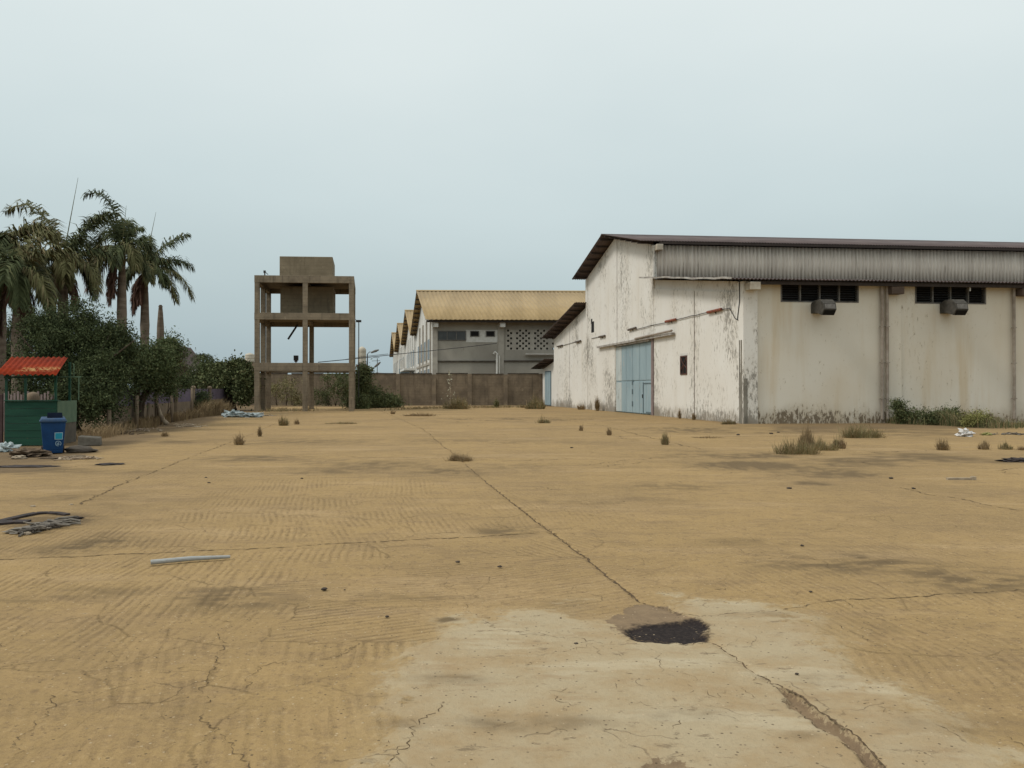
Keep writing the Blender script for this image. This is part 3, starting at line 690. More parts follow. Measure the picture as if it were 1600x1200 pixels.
gr = t.mix(t.math('MULTIPLY', t.step(t.noise(1.1, 5, 0.6, t.map(0.6, 2.2, 1, loc=(4, 2, 0))), 0.53, 0.66), 0.6), gr, (0.47, 0.40, 0.275))
gr = t.mix(t.math('MULTIPLY', t.step(t.noise(5.0, 6, 0.75, t.map(0.7, 1.6, 1)), 0.585, 0.665), 0.7), gr, (0.185, 0.138, 0.085))
gr = t.mix(t.math('MULTIPLY', t.step(t.noise(13, 5, 0.75), 0.62, 0.70), 0.7), gr, (0.14, 0.108, 0.07))
gr = t.mix(t.math('MULTIPLY', t.step(finen, 0.50, 0.68), 0.25), gr, (0.23, 0.18, 0.115))
col = t.mix(patch, col, gr)
col = t.mix(t.math('MULTIPLY', rim, 0.20), col, (0.42, 0.32, 0.18))
col = t.mix(t.math('MULTIPLY', stain, 0.88), col, t.mix(finen, (0.098, 0.068, 0.036), (0.165, 0.118, 0.066)))
so_ = t.mix(t.noise(1.5, 6, 0.7), (0.205, 0.14, 0.075), (0.115, 0.084, 0.05))
col = t.mix(soilm, col, so_)
# fine crazing in the old skim
wv = t.n("VectorMath"); wv.operation = 'MULTIPLY_ADD'
wn_ = t.n("TexNoise"); wn_.inputs["Scale"].default_value = 5.0; wn_.inputs["Detail"].default_value = 5; t.put(t.P, wn_.inputs["Vector"])
t.put(wn_.outputs["Color"], wv.inputs[0]); wv.inputs[1].default_value = (0.22, 0.22, 0); t.put(t.P, wv.inputs[2])
craze = t.math('MULTIPLY', t.step(t.vor(1.15, 'DISTANCE_TO_EDGE', wv.outputs[0]), 0.0055, 0.002), t.step(t.noise(0.8, 4, 0.65, t.map(1, 1, 1, loc=(2, 7, 0))), 0.54, 0.60))
craze2 = t.math('MULTIPLY', t.math('MULTIPLY', t.step(t.vor(4.2, 'DISTANCE_TO_EDGE', wv.outputs[0]), 0.018, 0.007), t.step(t.noise(1.9, 4, 0.65), 0.60, 0.63)), patch)
craze = t.math('MULTIPLY', t.math('MAXIMUM', craze, craze2), t.math('SUBTRACT', 1.0, t.math('MAXIMUM', fill, soilm), 0, True))
col = t.mix(t.math('MULTIPLY', craze, 0.42), col, (0.085, 0.060, 0.038))
fl = t.mix(t.step(t.noise(7, 5, 0.7), 0.35, 0.65), (0.245, 0.175, 0.105), (0.200, 0.142, 0.088))
fl = t.mix(t.step(finen, 0.66, 0.74), fl, (0.13, 0.094, 0.06))
col = t.mix(fill, col, fl)
col = t.mix(pot, col, t.mix(t.step(t.noise(30, 3), 0.45, 0.6), (0.024, 0.019, 0.018), (0.036, 0.028, 0.025)))
# loose grit
gd = t.vor(38, 'F1')
gc = t.n("TexVoronoi"); gc.inputs["Scale"].default_value = 38; t.put(t.P, gc.inputs["Vector"])
gcs = t.n("SeparateColor"); t.t.links.new(gc.outputs["Color"], gcs.inputs[0])
grit = t.math('MULTIPLY', t.step(gd, 0.34, 0.2), t.step(gcs.outputs[0], 0.935, 0.965))
grit2 = t.math('MULTIPLY', t.step(gd, 0.34, 0.2), t.step(gcs.outputs[1], 0.91, 0.95))
col = t.mix(t.math('MULTIPLY', grit, 0.7), col, (0.50, 0.39, 0.25))
col = t.mix(t.math('MULTIPLY', grit2, 0.8), col, (0.085, 0.062, 0.04))
nb = t.bump(t.math('MULTIPLY', t.math('MULTIPLY', strk, sm), broken), 0.6, -0.035)
nb = t.bump(t.noise(9, 7, 0.75), 0.6, 0.022, nb)
nb = t.bump(finen, 0.6, 0.010, nb)
nb = t.bump(craze, 0.6, -0.006, nb)
nb = t.bump(grit, 0.5, 0.006, nb)
MAT['yard'] = t.out(col, 0.95, nb, 0.10)
MAT['crack'] = m_plain("open_crack", (0.085, 0.060, 0.037), (0.14, 0.10, 0.06), 12, 0.95, 0.2, 0.05)
me.materials.append(MAT['yard']); me.materials.append(MAT['crack'])
yard = bpy.data.objects.new("concrete_yard", me); COL.objects.link(yard)
tag(yard, "dusty tan concrete yard with cracks, joints and a broken patch", "yard", kind="structure")

t = NT("bare_soil")
c = t.mix(t.step(t.noise(0.05, 6), 0.35, 0.65), (0.22, 0.155, 0.085), (0.14, 0.115, 0.06))
MAT['soil'] = t.out(c, 0.95, t.bump(t.noise(3, 5), 0.4, 0.05), 0.1)
g = MB(); R_ = 3500.0
g.add([(-R_, -R_, -0.09), (R_, -R_, -0.09), (R_, R_, -0.09), (-R_, R_, -0.09)], [(0, 1, 2, 3)])
tag(g.build("ground", MAT['soil'], recalc=False), "brown earth plain running out to the horizon", "ground", kind="structure")
# ------------------------------------------------------------------ the white warehouse
WX, WY = 11.42, 40.9
def W(s, t, z): return Vector((WX + s - 0.173 * t, WY + 0.107 * s + t, z))
def gt(x):                                          # along the gable wall from its near corner, for a photo column
    r = (x - CX) / F; return (WX - r * WY) / (r + 0.173)
def gz(x, y): return CAMH - (y - HOR) / F * (WY + gt(x))
def fs_(x):                                         # along the long wall from the near corner
    r = (x - CX) / F; return (r * WY - WX) / (1 - 0.107 * r)
def fz(x, y): return CAMH - (y - HOR) / F * (WY + 0.107 * fs_(x))
LEN = 38.0
wh = thing("warehouse", W(0, 0, 0), "long white warehouse with flaking paint, stepped gable end and corrugated clerestory", "warehouse")
TE, TR, TB, TW, TS = 13.0, 21.1, 29.2, 41.9, 47.2   # near eave, ridge, back eave, end of rear wing, end of small shed

def gable_panel(mb, t0, t1, zb, ztops, s0=-0.06, s1=0.0):
    poly = [(t0, zb), (t1, zb)] + ztops[::-1]
    mb.prism([W(s0, t, z) for t, z in poly], [W(s1, t, z) for t, z in poly])
g = MB()
def roofz(t):
    if t < TE: return 7.00 + (8.78 - 7.00) * t / TE
    if t <= TR: return 11.05 + (13.02 - 11.05) * (t - TE) / (TR - TE)
    if t <= TB: return 13.02 - (13.02 - 11.05) * (t - TR) / (TB - TR)
    if t <= TW: return 8.72 - (8.72 - 6.62) * (t - TB) / (TW - TB)
    return 4.45 - (4.45 - 3.75) * (t - TW) / (TS - TW)
gap = 0.06
tg = gt(1086.5)
DT0, DT1, DH = 13.35, gt(962), 4.86
# panels stand 6 cm proud of the backing wall and leave open joints between them
gable_panel(g, 0.75, tg - gap, -0.1, [(0.75, roofz(0.75) - 0.55), (tg - gap, roofz(tg) - 0.55)])
gable_panel(g, tg + gap, TE - 0.25, -0.1, [(tg + gap, roofz(tg) - 0.55), (TE - 0.25, roofz(TE - .3) - 0.55)])
gable_panel(g, TE + 0.30, TR - 0.4 - gap, DH + 0.02, [(TE + 0.30, roofz(TE + 0.3)), (TR - .4 - gap, roofz(TR - .4))])
gable_panel(g, TR - .4 + gap, TB - 0.35, DH + 0.02, [(TR - .4 + gap, roofz(TR - .4)), (TR, roofz(TR)), (TB - .35, roofz(TB - .35))])
gable_panel(g, DT1 + 0.05, TB - 0.35, -0.1, [(DT1 + 0.05, DH + 0.02), (TB - .35, DH + 0.02)], -0.058)
tm = tm_ = gt(891)
gable_panel(g, TB + 0.35, tm - gap, -0.1, [(TB + .35, roofz(TB + .36) - 0.3), (tm - gap, roofz(tm) - 0.3)])
gable_panel(g, tm + gap, TW - 0.30, -0.1, [(tm + gap, roofz(tm) - 0.3), (TW - .3, roofz(TW - .3) - 0.3)])
# backing wall
back = [(0, -0.1), (DT0, -0.1), (DT0, DH), (DT1, DH), (DT1, -0.1), (TS, -0.1), (TS, 3.75), (TW + .001, 4.45), (TW, 6.62), (TB + .001, 8.72), (TB, 11.05), (TR, 13.02), (TE, 11.05), (TE - .001, 8.78), (0, 7.0)]
g.prism([W(0.0, a, b) for a, b in back], [W(0.3, a, b) for a, b in back])
# band under the lean-to roof, pilasters at the eaves
gable_panel(g, 0.75, TE - 0.25, 0, [], 0, 0) if False else None
for t0, t1 in ((TE - 0.25, TE + 0.28), (TB - 0.33, TB + 0.33)):
    g.prism([W(-0.09, a, b) for a, b in ((t0, -0.1 if t0 > 20 else 5.0), (t1, -0.1 if t0 > 20 else 5.0), (t1, 11.0), (t0, 11.0))], [W(0.0, a, b) for a, b in ((t0, -0.1 if t0 > 20 else 5.0), (t1, -0.1 if t0 > 20 else 5.0), (t1, 11.0), (t0, 11.0))])
gw = g.build("gable_wall", MAT['gable'], wh)
m = MB()
for a, z0, z1 in ((tg, -0.05, roofz(tg) - 0.6), (TR - .4, DH + .05, roofz(TR - .4) - .05), (tm_, -0.05, roofz(tm_) - .35)):
    m = MB(); m.box((-0.03, a - gap - .02, z0), (-0.002, a + gap + .02, z1), W); m.build("joint_shade_strip", MAT['darkbeam'], wh)  # dark strip paints the shade into each open joint
# exposed concrete corner pilaster
cp = MB()
cp.box((-0.10, -0.12, -0.1), (0.62, 0.70, 7.0), W)
cpo = cp.build("corner_pilaster", MAT['gable'], wh)
rc = MB()
zt = gz(1163, 531)
for (a, b, z0, z1) in ((0.02, 0.34, -0.05, zt - 1.6), (0.03, 0.15, zt - 1.62, zt), (0.24, 0.33, zt - 1.62, zt)):
    rc.box((-0.115, a, z0), (-0.10, b, z1), W)
rc.box((-0.10, -0.135, -0.05), (0.10, -0.12, zt - 1.9), W)
rc.build("bare_concrete_strip", MAT['rawconc'], wh)

# long wall: bays between pilasters, with window openings left open
f = MB()
w1a, w1b, w2a, w2b = fs_(1220), fs_(1342), fs_(1430), fs_(1541)
wz0, wz1 = fz(1280, 472.5), fz(1280, 442.5)
p2, p3 = fs_(1385), fs_(1588)
bays = [(0.62, p2 - 0.05, (w1a, w1b)), (p2 + 0.75, p3 - 0.1, (w2a, w2b)), (p3 + 0.6, p3 + 8.6, (p3 + 2.4, p3 + 6.2)), (p3 + 9.2, LEN, (p3 + 11.5, p3 + 15.3))]
WT = 6.98
for a, b, (wa, wb) in bays:
    for s0, s1, z0, z1 in ((a, wa, -0.1, WT), (wb, b, -0.1, WT), (wa, wb, -0.1, wz0), (wa, wb, wz1, WT)):
        f.box((s0, 0.0, z0), (s1, 0.28, z1), W)
for s0 in (p2 - 0.05, p3 - 0.1, p3 + 8.6):
    f.box((s0, -0.07, -0.1), (s0 + (0.8 if s0 < p3 - 1 else 0.7 if s0 < p3 + 1 else 0.6), 0.28, WT), W)
f.build("long_wall", MAT['front'], wh)
# scarred foot of the long wall is part of its paint; plinth line
# clerestory
c = MB()
c.corr(W, 0.15, LEN, TE - 0.02, 8.70, TE - 0.02, 11.05, 0.25, 0.06)
c.build("clerestory_cladding", MAT['clad'], wh, smooth=True)
c = MB(); c.box((0.3, TE + 0.06, 8.0), (LEN, TE + 0.3, 11.0), W); c.box((0.3, TB - 0.3, 0), (LEN, TB, 11.0), W); c.box((LEN - 0.3, 0.3, 0), (LEN, TE, 6.9), W); c.box((LEN - 0.3, TE + .3, 0), (LEN, TB - .3, 11.0), W)
c.build("inner_wall", MAT['facwall'], wh)
OV = 1.1
def slope_roof(name, t0, z0, t1, z1, ov, pitch=0.19, amp=0.032, s1=LEN + 0.6):
    m = MB(); m.corr(W, -ov, s1, t0, z0, t1, z1, pitch, amp)
    return m.build(name, MAT['roofdark'], wh, smooth=True)
def purlins(t0, z0, t1, z1, n, ov, drop=0.10):
    for i in range(n):
        q = (i + 0.5) / n; t, z = t0 + (t1 - t0) * q, z0 + (z1 - z0) * q - drop
        m = MB(); m.box((-ov + 0.05, t - 0.05, z - 0.07), (0.0, t + 0.05, z + 0.05), W)
        m.build("purlin_end", MAT['purlin'], wh)
sl = (13.22 - 11.30) / 8.1
slope_roof("main_roof", TE - 0.5, 11.30 - 0.5 * sl + 0.06, TR, 13.22, OV)
slope_roof("main_roof", TR + 0.01, 13.215, TB + 0.95, 11.30 - 0.95 * sl, OV)
m = MB(); m.prism([W(-OV - .02, TR - .3, 13.19), W(-OV - .02, TR, 13.27), W(-OV - .02, TR + .3, 13.19)], [W(LEN + .6, TR - .3, 13.19), W(LEN + .6, TR, 13.27), W(LEN + .6, TR + .3, 13.19)]); m.build("ridge_cap", MAT['roofdark'], wh)
purlins(TR, 13.2, TB + 0.9, 11.08, 7, OV); purlins(TE - 0.6, 11.15, TR, 13.2, 7, OV)
slope_roof("lean_to_roof", -0.75, 7.04, TE - 0.08, 8.93, 0.95)
m = MB(); 
for i in range(14):
    a, b = i / 14, (i + 1) / 14
    wv_ = lambda q: 0.025 * math.sin(q * 31) + 0.02 * math.sin(q * 11 + 1)
    t0, t1 = -0.72 + (TE + 0.6) * a, -0.72 + (TE + 0.6) * b
    m.hexa([W(-1.0, t0, 6.99 + 1.89 * a + wv_(a)), W(-0.93, t0, 6.99 + 1.89 * a + wv_(a)), W(-0.93, t1, 6.99 + 1.89 * b + wv_(b)), W(-1.0, t1, 6.99 + 1.89 * b + wv_(b)),
            W(-1.0, t0, 7.085 + 1.89 * a + wv_(a)), W(-0.93, t0, 7.085 + 1.89 * a + wv_(a)), W(-0.93, t1, 7.085 + 1.89 * b + wv_(b)), W(-1.0, t1, 7.085 + 1.89 * b + wv_(b))])
m.build("verge_flashing", MAT['flash'], wh)
slope_roof("rear_wing_roof", TB + 0.05, 9.02, TW + 1.2, 6.83, 1.05)
purlins(TB + 0.1, 9.0, TW + 1.1, 6.82, 9, 1.05)
slope_roof("shed_roof", TW + 0.02, 4.72, TS + 1.8, 3.90, 1.0, s1=9)
purlins(TW + 0.1, 4.7, TS + 1.7, 3.92, 4, 1.0)
# eave soffit board under the lean-to edge and the timber wall plate
m = MB(); m.box((0.2, -0.55, 6.80), (LEN, -0.45, 6.97), W); m.build("eave_board", MAT['purlin'], wh)
m = MB(); m.box((0.2, TE - 0.62, 11.02), (LEN, TE - 0.55, 11.16), W); m.build("eave_board", MAT['purlin'], wh)
for nm, (a, b, t0, t1, z0, z1), k in (("beam_end", (-0.02, 0.5, -0.72, 0.0, 6.52, 6.90), 'beam'), ("beam_end", (-0.02, 0.40, TE - 0.72, TE - 0.10, 10.62, 11.0), 'beam'),
                                      ("beam_end", (p2 - 0.05, p2 + 0.6, -0.55, -0.08, 6.42, 6.78), 'darkbeam'), ("beam_end", (p3 - .1, p3 + 0.5, -0.55, -0.08, 6.42, 6.78), 'darkbeam'), ("beam_end", (p3 + 8.6, p3 + 9.2, -0.55, -0.08, 6.42, 6.78), 'darkbeam')):
    m = MB(); m.box((a, t0, z0), (b, t1, z1), W); m.build(nm, MAT[k], wh, bevel=0.02)
m = MB(); m.box((p2 - 0.1, -0.14, 0), (p2 - 0.1 + 0.001, -0.13, 0.001), W)
# downpipes
for x in (1375.5, 1383.5, 1581):
    s = fs_(x); m = MB(); m.tube([W(s, -0.16, 6.85), W(s, -0.16, 0.2)], 0.075, 10)
    for z in (1.2, 3.0, 4.8): m.box((s - 0.09, -0.245, z), (s + 0.09, -0.07, z + 0.04), W)
    m.build("downpipe", MAT['pipe'], wh)
# windows: frame, mullions, louvre blades over a black sheet that paints in the unlit room
for wa, wb in (b[2] for b in bays):
    fr = MB()
    for a, b, z0, z1 in ((wa, wb, wz1 - 0.07, wz1), (wa, wb, wz0, wz0 + 0.06), (wa, wa + 0.07, wz0 + .06, wz1 - .07), (wb - 0.07, wb, wz0 + .06, wz1 - .07)):
        fr.box((a + .001, -0.02, z0 + .001), (b - .001, 0.16, z1 - .001), W)
    wo_ = fr.build("window", MAT['frame'], wh)
    n = 4
    for i in range(1, n):
        s = wa + (wb - wa) * i / n; m = MB(); m.box((s - 0.035, -0.01, wz0 + 0.06), (s + 0.035, 0.15, wz1 - 0.07), W); m.build("mullion", MAT['frame'], wo_)
    m = MB()
    for i in range(n):
        s0, s1 = wa + (wb - wa) * i / n + 0.04, wa + (wb - wa) * (i + 1) / n - 0.04
        for k in range(7):
            z = wz0 + 0.09 + (wz1 - wz0 - 0.2) * k / 6.5
            tilt = (0.05, 0.02, 0.06, 0.035)[(i + k // 3) % 4]
            m.hexa([W(s0, 0.05, z), W(s1, 0.05, z), W(s1, 0.13, z + tilt), W(s0, 0.13, z + tilt), W(s0, 0.05, z + .008), W(s1, 0.05, z + .008), W(s1, 0.13, z + tilt + .008), W(s0, 0.13, z + tilt + .008)])
    m.build("louvre_blades", MAT['louvre'], wo_)
    m = MB(); m.box((wa, 0.30, wz0 - .1), (wb, 0.36, wz1 + .1), W); m.build("interior_shade_sheet", MAT['black'], wo_)
# sliding door hung from its track
door = MB(); door.box((0.06, DT0 + 0.02, 0.03), (0.10, DT1 - .02, DH - 0.02), W)
dob = door.build("sliding_door", MAT['blue'], wh)
nd = 6
cuts = [DT0, gt(1009), gt(999), gt(988), gt(978), gt(971), DT1]
for i in range(nd):
    a, b = cuts[i] + 0.03, cuts[i + 1] - 0.03
    for z0, z1 in ((0.08, 2.20), (2.32, DH - 0.06)):
        m = MB(); m.box((0.02, a, z0), (0.058, b, z1), W)
        m.build("door_panel", MAT['bluewhite' if i == nd - 1 else 'blue'], dob)
m = MB(); m.box((0.0, cuts[1] - .02, 0.1), (0.019, cuts[0] + 0.1, 0.2), W)
m.box((-0.005, gt(1005.5), 0.12), (0.018, gt(1004.3), 2.15), W); m.box((-0.005, gt(1005.5) - 1.7, 2.05), (0.018, gt(1005.5) - .001, 2.12), W)
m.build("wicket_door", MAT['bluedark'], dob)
for z in (0.5, 1.35, 2.0):
    m = MB(); m.box((-0.012, gt(988.8), z), (0.018, gt(987.4), z + 0.35), W); m.build("hinge", MAT['bluedark'], dob)
m = MB(); m.tube([W(-0.03, gt(1004.4), 1.1), W(-0.03, gt(1004.4), 1.35)], 0.03, 6); m.build("handle", MAT['dkmetal'], dob)
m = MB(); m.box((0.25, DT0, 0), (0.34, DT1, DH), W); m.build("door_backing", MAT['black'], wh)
m = MB(); m.box((-0.30, gt(1057), DH + 0.10), (-0.10, gt(938), DH + 0.24), W); m.box((-0.16, DT0, DH - 0.02), (-0.07, DT1, DH + 0.098), W)
m.build("door_track", MAT['flash'], wh)
m = MB(); m.tube([W(-0.33, gt(1058), DH + 0.34), W(-0.33, gt(1022), DH + 0.30), W(-0.33, gt(1000), DH + 0.27)], 0.07, 8); m.build("track_cover", MAT['pipe'], wh)
m = MB(); m.box((-0.13, DT0 - 0.55, 0), (-0.005, DT0 - 0.30, DH + 0.1), W); m.box((-0.05, DT0 - 0.14, 0), (0.06, DT0 - 0.005, DH), W); m.build("door_post", MAT['pinkpaint'], wh)
# small grille window in the gable, the dark hole high in the wall
ga, gb = gt(1075.5), gt(1065); z0, z1 = gz(1070, 585.5), gz(1070, 556)
m = MB(); m.box((-0.072, ga, z0), (-0.062, gb, z1), W); gwn = m.build("grille_window", MAT['black'], wh)
m = MB()
for a, b, c_, d in ((ga, gb, z0, z0 + .07), (ga, gb, z1 - .07, z1), (ga, ga + .09, z0 + .07, z1 - .07), (gb - .09, gb, z0 + .07, z1 - .07)): m.box((-0.10, a, c_), (-0.073, b, d), W)
gm = (ga + gb) / 2
m.tube([W(-0.085, ga + .1, z1 - .1), W(-0.085, gm, z1 - .55), W(-0.085, gb - .1, z1 - .1)], 0.03, 5); m.tube([W(-0.085, gm, z1 - .55), W(-0.085, gm + .05, z0 + .1)], 0.03, 5); m.tube([W(-0.085, ga + .1, z0 + .4), W(-0.085, gm, z0 + .62), W(-0.085, gb - .1, z0 + .25)], 0.03, 5)
m.build("grille", MAT['rustwin'], gwn)
m = MB(); m.box((-0.072, ga - .12, z1 + .02), (-0.06, gb + .12, z1 + .16), W); m.build("lintel_patch", MAT['white'], wh)
a = gt(927.3); m = MB(); z = gz(927.3, 511); m.lathe((0, 0, 0), [(0.001, 0), (0.001, 0.001)], 3) if False else m.box((-0.066, a - .42, z - .45), (-0.061, a + .42, z + .45), W); m.box((-0.067, a + .1, z + .3), (-0.0605, a + .5, z + .7), W); m.build("wall_hole", MAT['black'], wh)
# doors of the small shed at the far end
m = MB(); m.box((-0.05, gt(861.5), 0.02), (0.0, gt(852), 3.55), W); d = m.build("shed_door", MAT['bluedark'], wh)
for k in range(3):
    a, b = gt(861.5) + 0.1, gt(852) - 0.1; q = (b - a) / 3
    m = MB(); m.box((-0.075, a + q * k + .04, 0.1), (-0.051, a + q * (k + 1) - .04, 3.45), W); m.build("door_panel", MAT['blue'], d)
# conduit on the gable
m = MB()
pts = [(996, 515), (1012, 511), (1020, 508.5), (1044, 504), (1058, 500), (1075, 496), (1083, 493.5), (1090, 493), (1100, 490), (1112, 487.5), (1130, 484), (1144, 481.5), (1152, 497), (1157, 500)]
m.tube([W(-0.12, gt(x), gz(x, y)) for x, y in pts], 0.022, 5); m.build("conduit", MAT['dkmetal'], wh)
m = MB(); m.tube([W(-0.115, gt(x), gz(x, y)) for x, y in ((1159, 432), (1159.5, 470), (1157, 490), (1156, 500))], 0.03, 5); m.build("conduit", MAT['dkmetal'], wh)
m = MB(); m.tube([W(-0.1, gt(x), gz(x, y)) for x, y in ((926, 529), (939, 526), (948, 524))], 0.02, 5); m.build("conduit", MAT['dkmetal'], wh)
m = MB(); m.tube([W(-0.1, gt(x), gz(x, y)) for x, y in ((880, 540), (891, 537), (905, 533))], 0.02, 5); m.build("conduit", MAT['dkmetal'], wh)

# lamps and air boxes on the warehouse
def batten(x0, y0, x1, y1, key, label, depth=0.16):
    a, b = gt(x0), gt(x1)
    p, q = W(-depth, a, gz(x0, y0)), W(-depth, b, gz(x1, y1))
    o = thing("wall_lamp", p, label, "lamp", "tube lamps on the gable wall")
    m = MB(); m.tube([p, q], 0.075, 8); m.build("batten", MAT[key], o)
    m = MB(); c = (p + q) / 2; m.tube([c, c + Vector((0.22, 0.03, -0.32))], 0.03, 6); m.build("bracket", MAT['dkmetal'], o)
batten(985, 515.5, 997, 512, 'greylamp', "short grey tube lamp above the blue door's left half")
batten(1044, 502.5, 1060, 499, 'rustlamp', "rusty red tube lamp above the right end of the door track")
batten(1110, 488, 1132, 483, 'rustlamp', "longest reddish tube lamp, near the warehouse corner under the lean-to roof")
batten(939, 526.5, 948, 524.5, 'greylamp', "small grey tube lamp left of the blue door near the dark wall hole")
batten(873, 541.5, 881, 539.5, 'greylamp', "farthest tube lamp on the rear wing, above the groove's left")
batten(902, 534.5, 910, 532.5, 'greylamp', "tube lamp on the rear wing nearest the tall gable")
p, q = W(fs_(1490), -0.40, fz(1490, 446.5)), W(fs_(1530), -0.40, fz(1530, 447.5))
o = thing("tube_lamp", p, "white fluorescent tube lamp over the right louvred window", "lamp")
m = MB(); m.tube([p, q], 0.04, 8); m.build("tube", MAT['lamp'], o)
m = MB(); c = p.lerp(q, 0.42); m.tube([c, c + Vector((0.02, 0, -0.30))], 0.035, 6); m.tube([c, c + Vector((0.0, 0.42, 0.05))], 0.025, 6); m.build("bracket", MAT['lamp'], o)
for x0, x1, lab in ((1271.8, 1306, "grimy metal air box hanging under the left louvred window"), (1477.5, 1512, "grimy metal air box below the right louvred window and white lamp")):
    D_F = 1.15
    def hs_(x):
        r = (x - CX) / F; return (r * (WY - D_F) - WX - 0.173 * D_F) / (1 - 0.107 * r)
    s1 = hs_(x1 + 0.5); s0 = s1 - 0.64; zt, zb = fz(x0, 470), fz(x0, 497) + 0.06
    o = thing("air_conditioner", W((s0 + s1) / 2, 0, zb), lab, "air conditioner", "air boxes on the warehouse wall")
    m = MB()
    prof = [(-0.02, zt - 0.14), (-0.40, zt), (-0.88, zt - 0.02), (-1.15, zt - 0.22), (-1.22, zb + 0.26), (-1.0, zb), (-0.45, zb + 0.16), (-0.02, zb + 0.16)]
    m.prism([W(s0, t_, z) for t_, z in prof], [W(s1, t_, z) for t_, z in prof]); m.build("casing", MAT['acbox'], o, bevel=0.02)
    m = MB(); m.hexa([W(s0 + .06, -1.165, zt - .27), W(s1 - .06, -1.165, zt - .27), W(s1 - .06, -1.225, zb + .30), W(s0 + .06, -1.225, zb + .30), W(s0 + .06, -1.175, zt - .27), W(s1 - .06, -1.175, zt - .27), W(s1 - .06, -1.235, zb + .30), W(s0 + .06, -1.235, zb + .30)]); m.build("front_panel", MAT['frame'], o)
    m = MB(); m.hexa([W(s0 + .05, -1.195, zb + .215), W(s1 - .05, -1.195, zb + .215), W(s1 - .05, -1.02, zb + .01), W(s0 + .05, -1.02, zb + .01), W(s0 + .05, -1.215, zb + .205), W(s1 - .05, -1.215, zb + .205), W(s1 - .05, -1.04, zb - .005), W(s0 + .05, -1.04, zb - .005)]); m.build("outlet", MAT['black'], o)

# ------------------------------------------------------------------ the concrete water tower
TX, TY = -19.53, 63.0
def T(s, t, z): return Vector((TX + s - 0.173 * t, TY + 0.08 * s + t, z))
SW, SD, PW = 7.45, 7.6, 0.40
tw = thing("water_tower", T(0, 0, 0), "bare concrete water tower frame of three storeys with a square tank through its roof", "water tower")
for s0 in (0.0, 3.58, SW - PW):
    for t0 in (0.0, SD / 2 - PW / 2, SD - PW):
        if s0 == 3.58 and 0 < t0 < SD - PW - .1: continue
        m = MB()
        for z0, z1 in ((-0.1, 3.08), (3.70, 6.98), (7.50, 9.80)): m.box((s0 + 0.012, t0 + 0.012, z0), (s0 + PW - 0.012, t0 + PW - 0.012, z1), T)
        m.build("post", MAT['concrete'], tw, bevel=0.015)
for z0, z1, full in ((3.08, 3.70, 0), (6.98, 7.50, 1), (9.80, 10.34, 1)):
    m = MB()
    m.box((0, 0, z0), (SW, PW * 0.8, z1), T); m.box((0, SD - PW * 0.8, z0), (SW, SD, z1), T)
    m.box((0, PW * 0.8, z0 + .003), (PW * 0.8, SD - PW * 0.8, z1 - .003), T); m.box((SW - PW * 0.8, PW * 0.8, z0 + .003), (SW, SD - PW * 0.8, z1 - .003), T)
    m.box((3.62, PW * 0.8, z0 + 0.05), (3.92, SD - PW * 0.8, z1 - .16), T)
    if full: m.box((PW * 0.8, PW * 0.8, z1 - 0.15), (SW - PW * 0.8, SD - PW * 0.8, z1 - 0.006), T)
    m.build("floor_slab", MAT['concrete'], tw, bevel=0.012)
def tpx(x, t):
    r = (x - CX) / F; Y0 = TY + t; X0 = TX - 0.173 * t; return (r * Y0 - X0) / (1 - 0.08 * r)
ta, tb = tpx(436.5, 2.2), tpx(519.5, 2.2)
m = MB(); m.box((ta, 2.2, 10.345), (tb, 6.6, CAMH + (HOR - 400) / F * 65.3), T); m.build("upper_tank", MAT['tank'], tw, bevel=0.03)
m = MB(); m.box((ta + .05, 2.25, 7.505), (tb + 0.05, 6.5, 9.79), T); m.build("lower_tank", MAT['tank'], tw, bevel=0.03)
m = MB(); m.tube([T(tb + 0.16, 2.6, 7.5), T(tb + 0.16, 2.6, 9.4), T(tb + 0.0, 2.6, 9.7)], 0.05, 8); m.build("tank_pipe", MAT['pipe'], tw)
m = MB(); m.tube([T(2.75, 5.5, 7.0), T(2.05, 5.0, 5.8)], 0.085, 8); m.build("hanging_pipe", MAT['dkmetal'], tw)
m = MB(); m.tube([T(0.75, 0.2, 10.34), T(0.75, 0.2, 10.62)], 0.05, 6); m.box((0.66, 0.1, 10.55), (0.82, 0.3, 10.72), T); m.tube([T(0.8, 0.2, 10.6), T(1.0, 0.2, 10.42)], 0.025, 6); m.build("roof_stub", MAT['dkmetal'], tw)
m = MB()
for s0, s1, z in ((0.2, 7.2, 3.76),): m.box((s0, SD - 0.3, z), (s1, SD - 0.22, z + 0.08), T)
m.build("kerb_rail", MAT['rust'], tw)
p = T(tpx(465.7, SD - .4), SD - 0.4, 3.70)
o = thing("floodlight", p, "small dark floodlight on the first floor edge of the water tower", "floodlight")
m = MB(); m.box((p.x - 0.36, p.y - 0.12, p.z + 0.42), (p.x + 0.0, p.y + 0.16, p.z + 0.85)); m.build("housing", MAT['dkmetal'], o, bevel=0.02)
m = MB(); m.tube([p + Vector((-0.18, 0, 0.0)), p + Vector((-0.18, 0, 0.42))], 0.05, 6); m.box((p.x - 0.30, p.y - .06, p.z + .30), (p.x - 0.06, p.y + .06, p.z + .42)); m.build("bracket", MAT['rust'], o)
p = at(560.5, 560, 71.5); p.z = 0
o = thing("lamp_pole", p, "thin lamp pole rising beside the water tower's right edge", "lamp post")
zt_ = at(560.5, 503, 71.5).z
m = MB(); m.tube([p, (p.x, p.y, zt_)], 0.04, 6); m.build("pole", MAT['dkmetal'], o)
m = MB(); m.box((p.x - .22, p.y - .14, zt_ - .02), (p.x + .2, p.y + .14, zt_ + .16)); m.tube([(p.x - .45, p.y, zt_ + .3), (p.x, p.y, zt_ + .02)], 0.025, 5); m.build("lamp_head", MAT['dkmetal'], o)

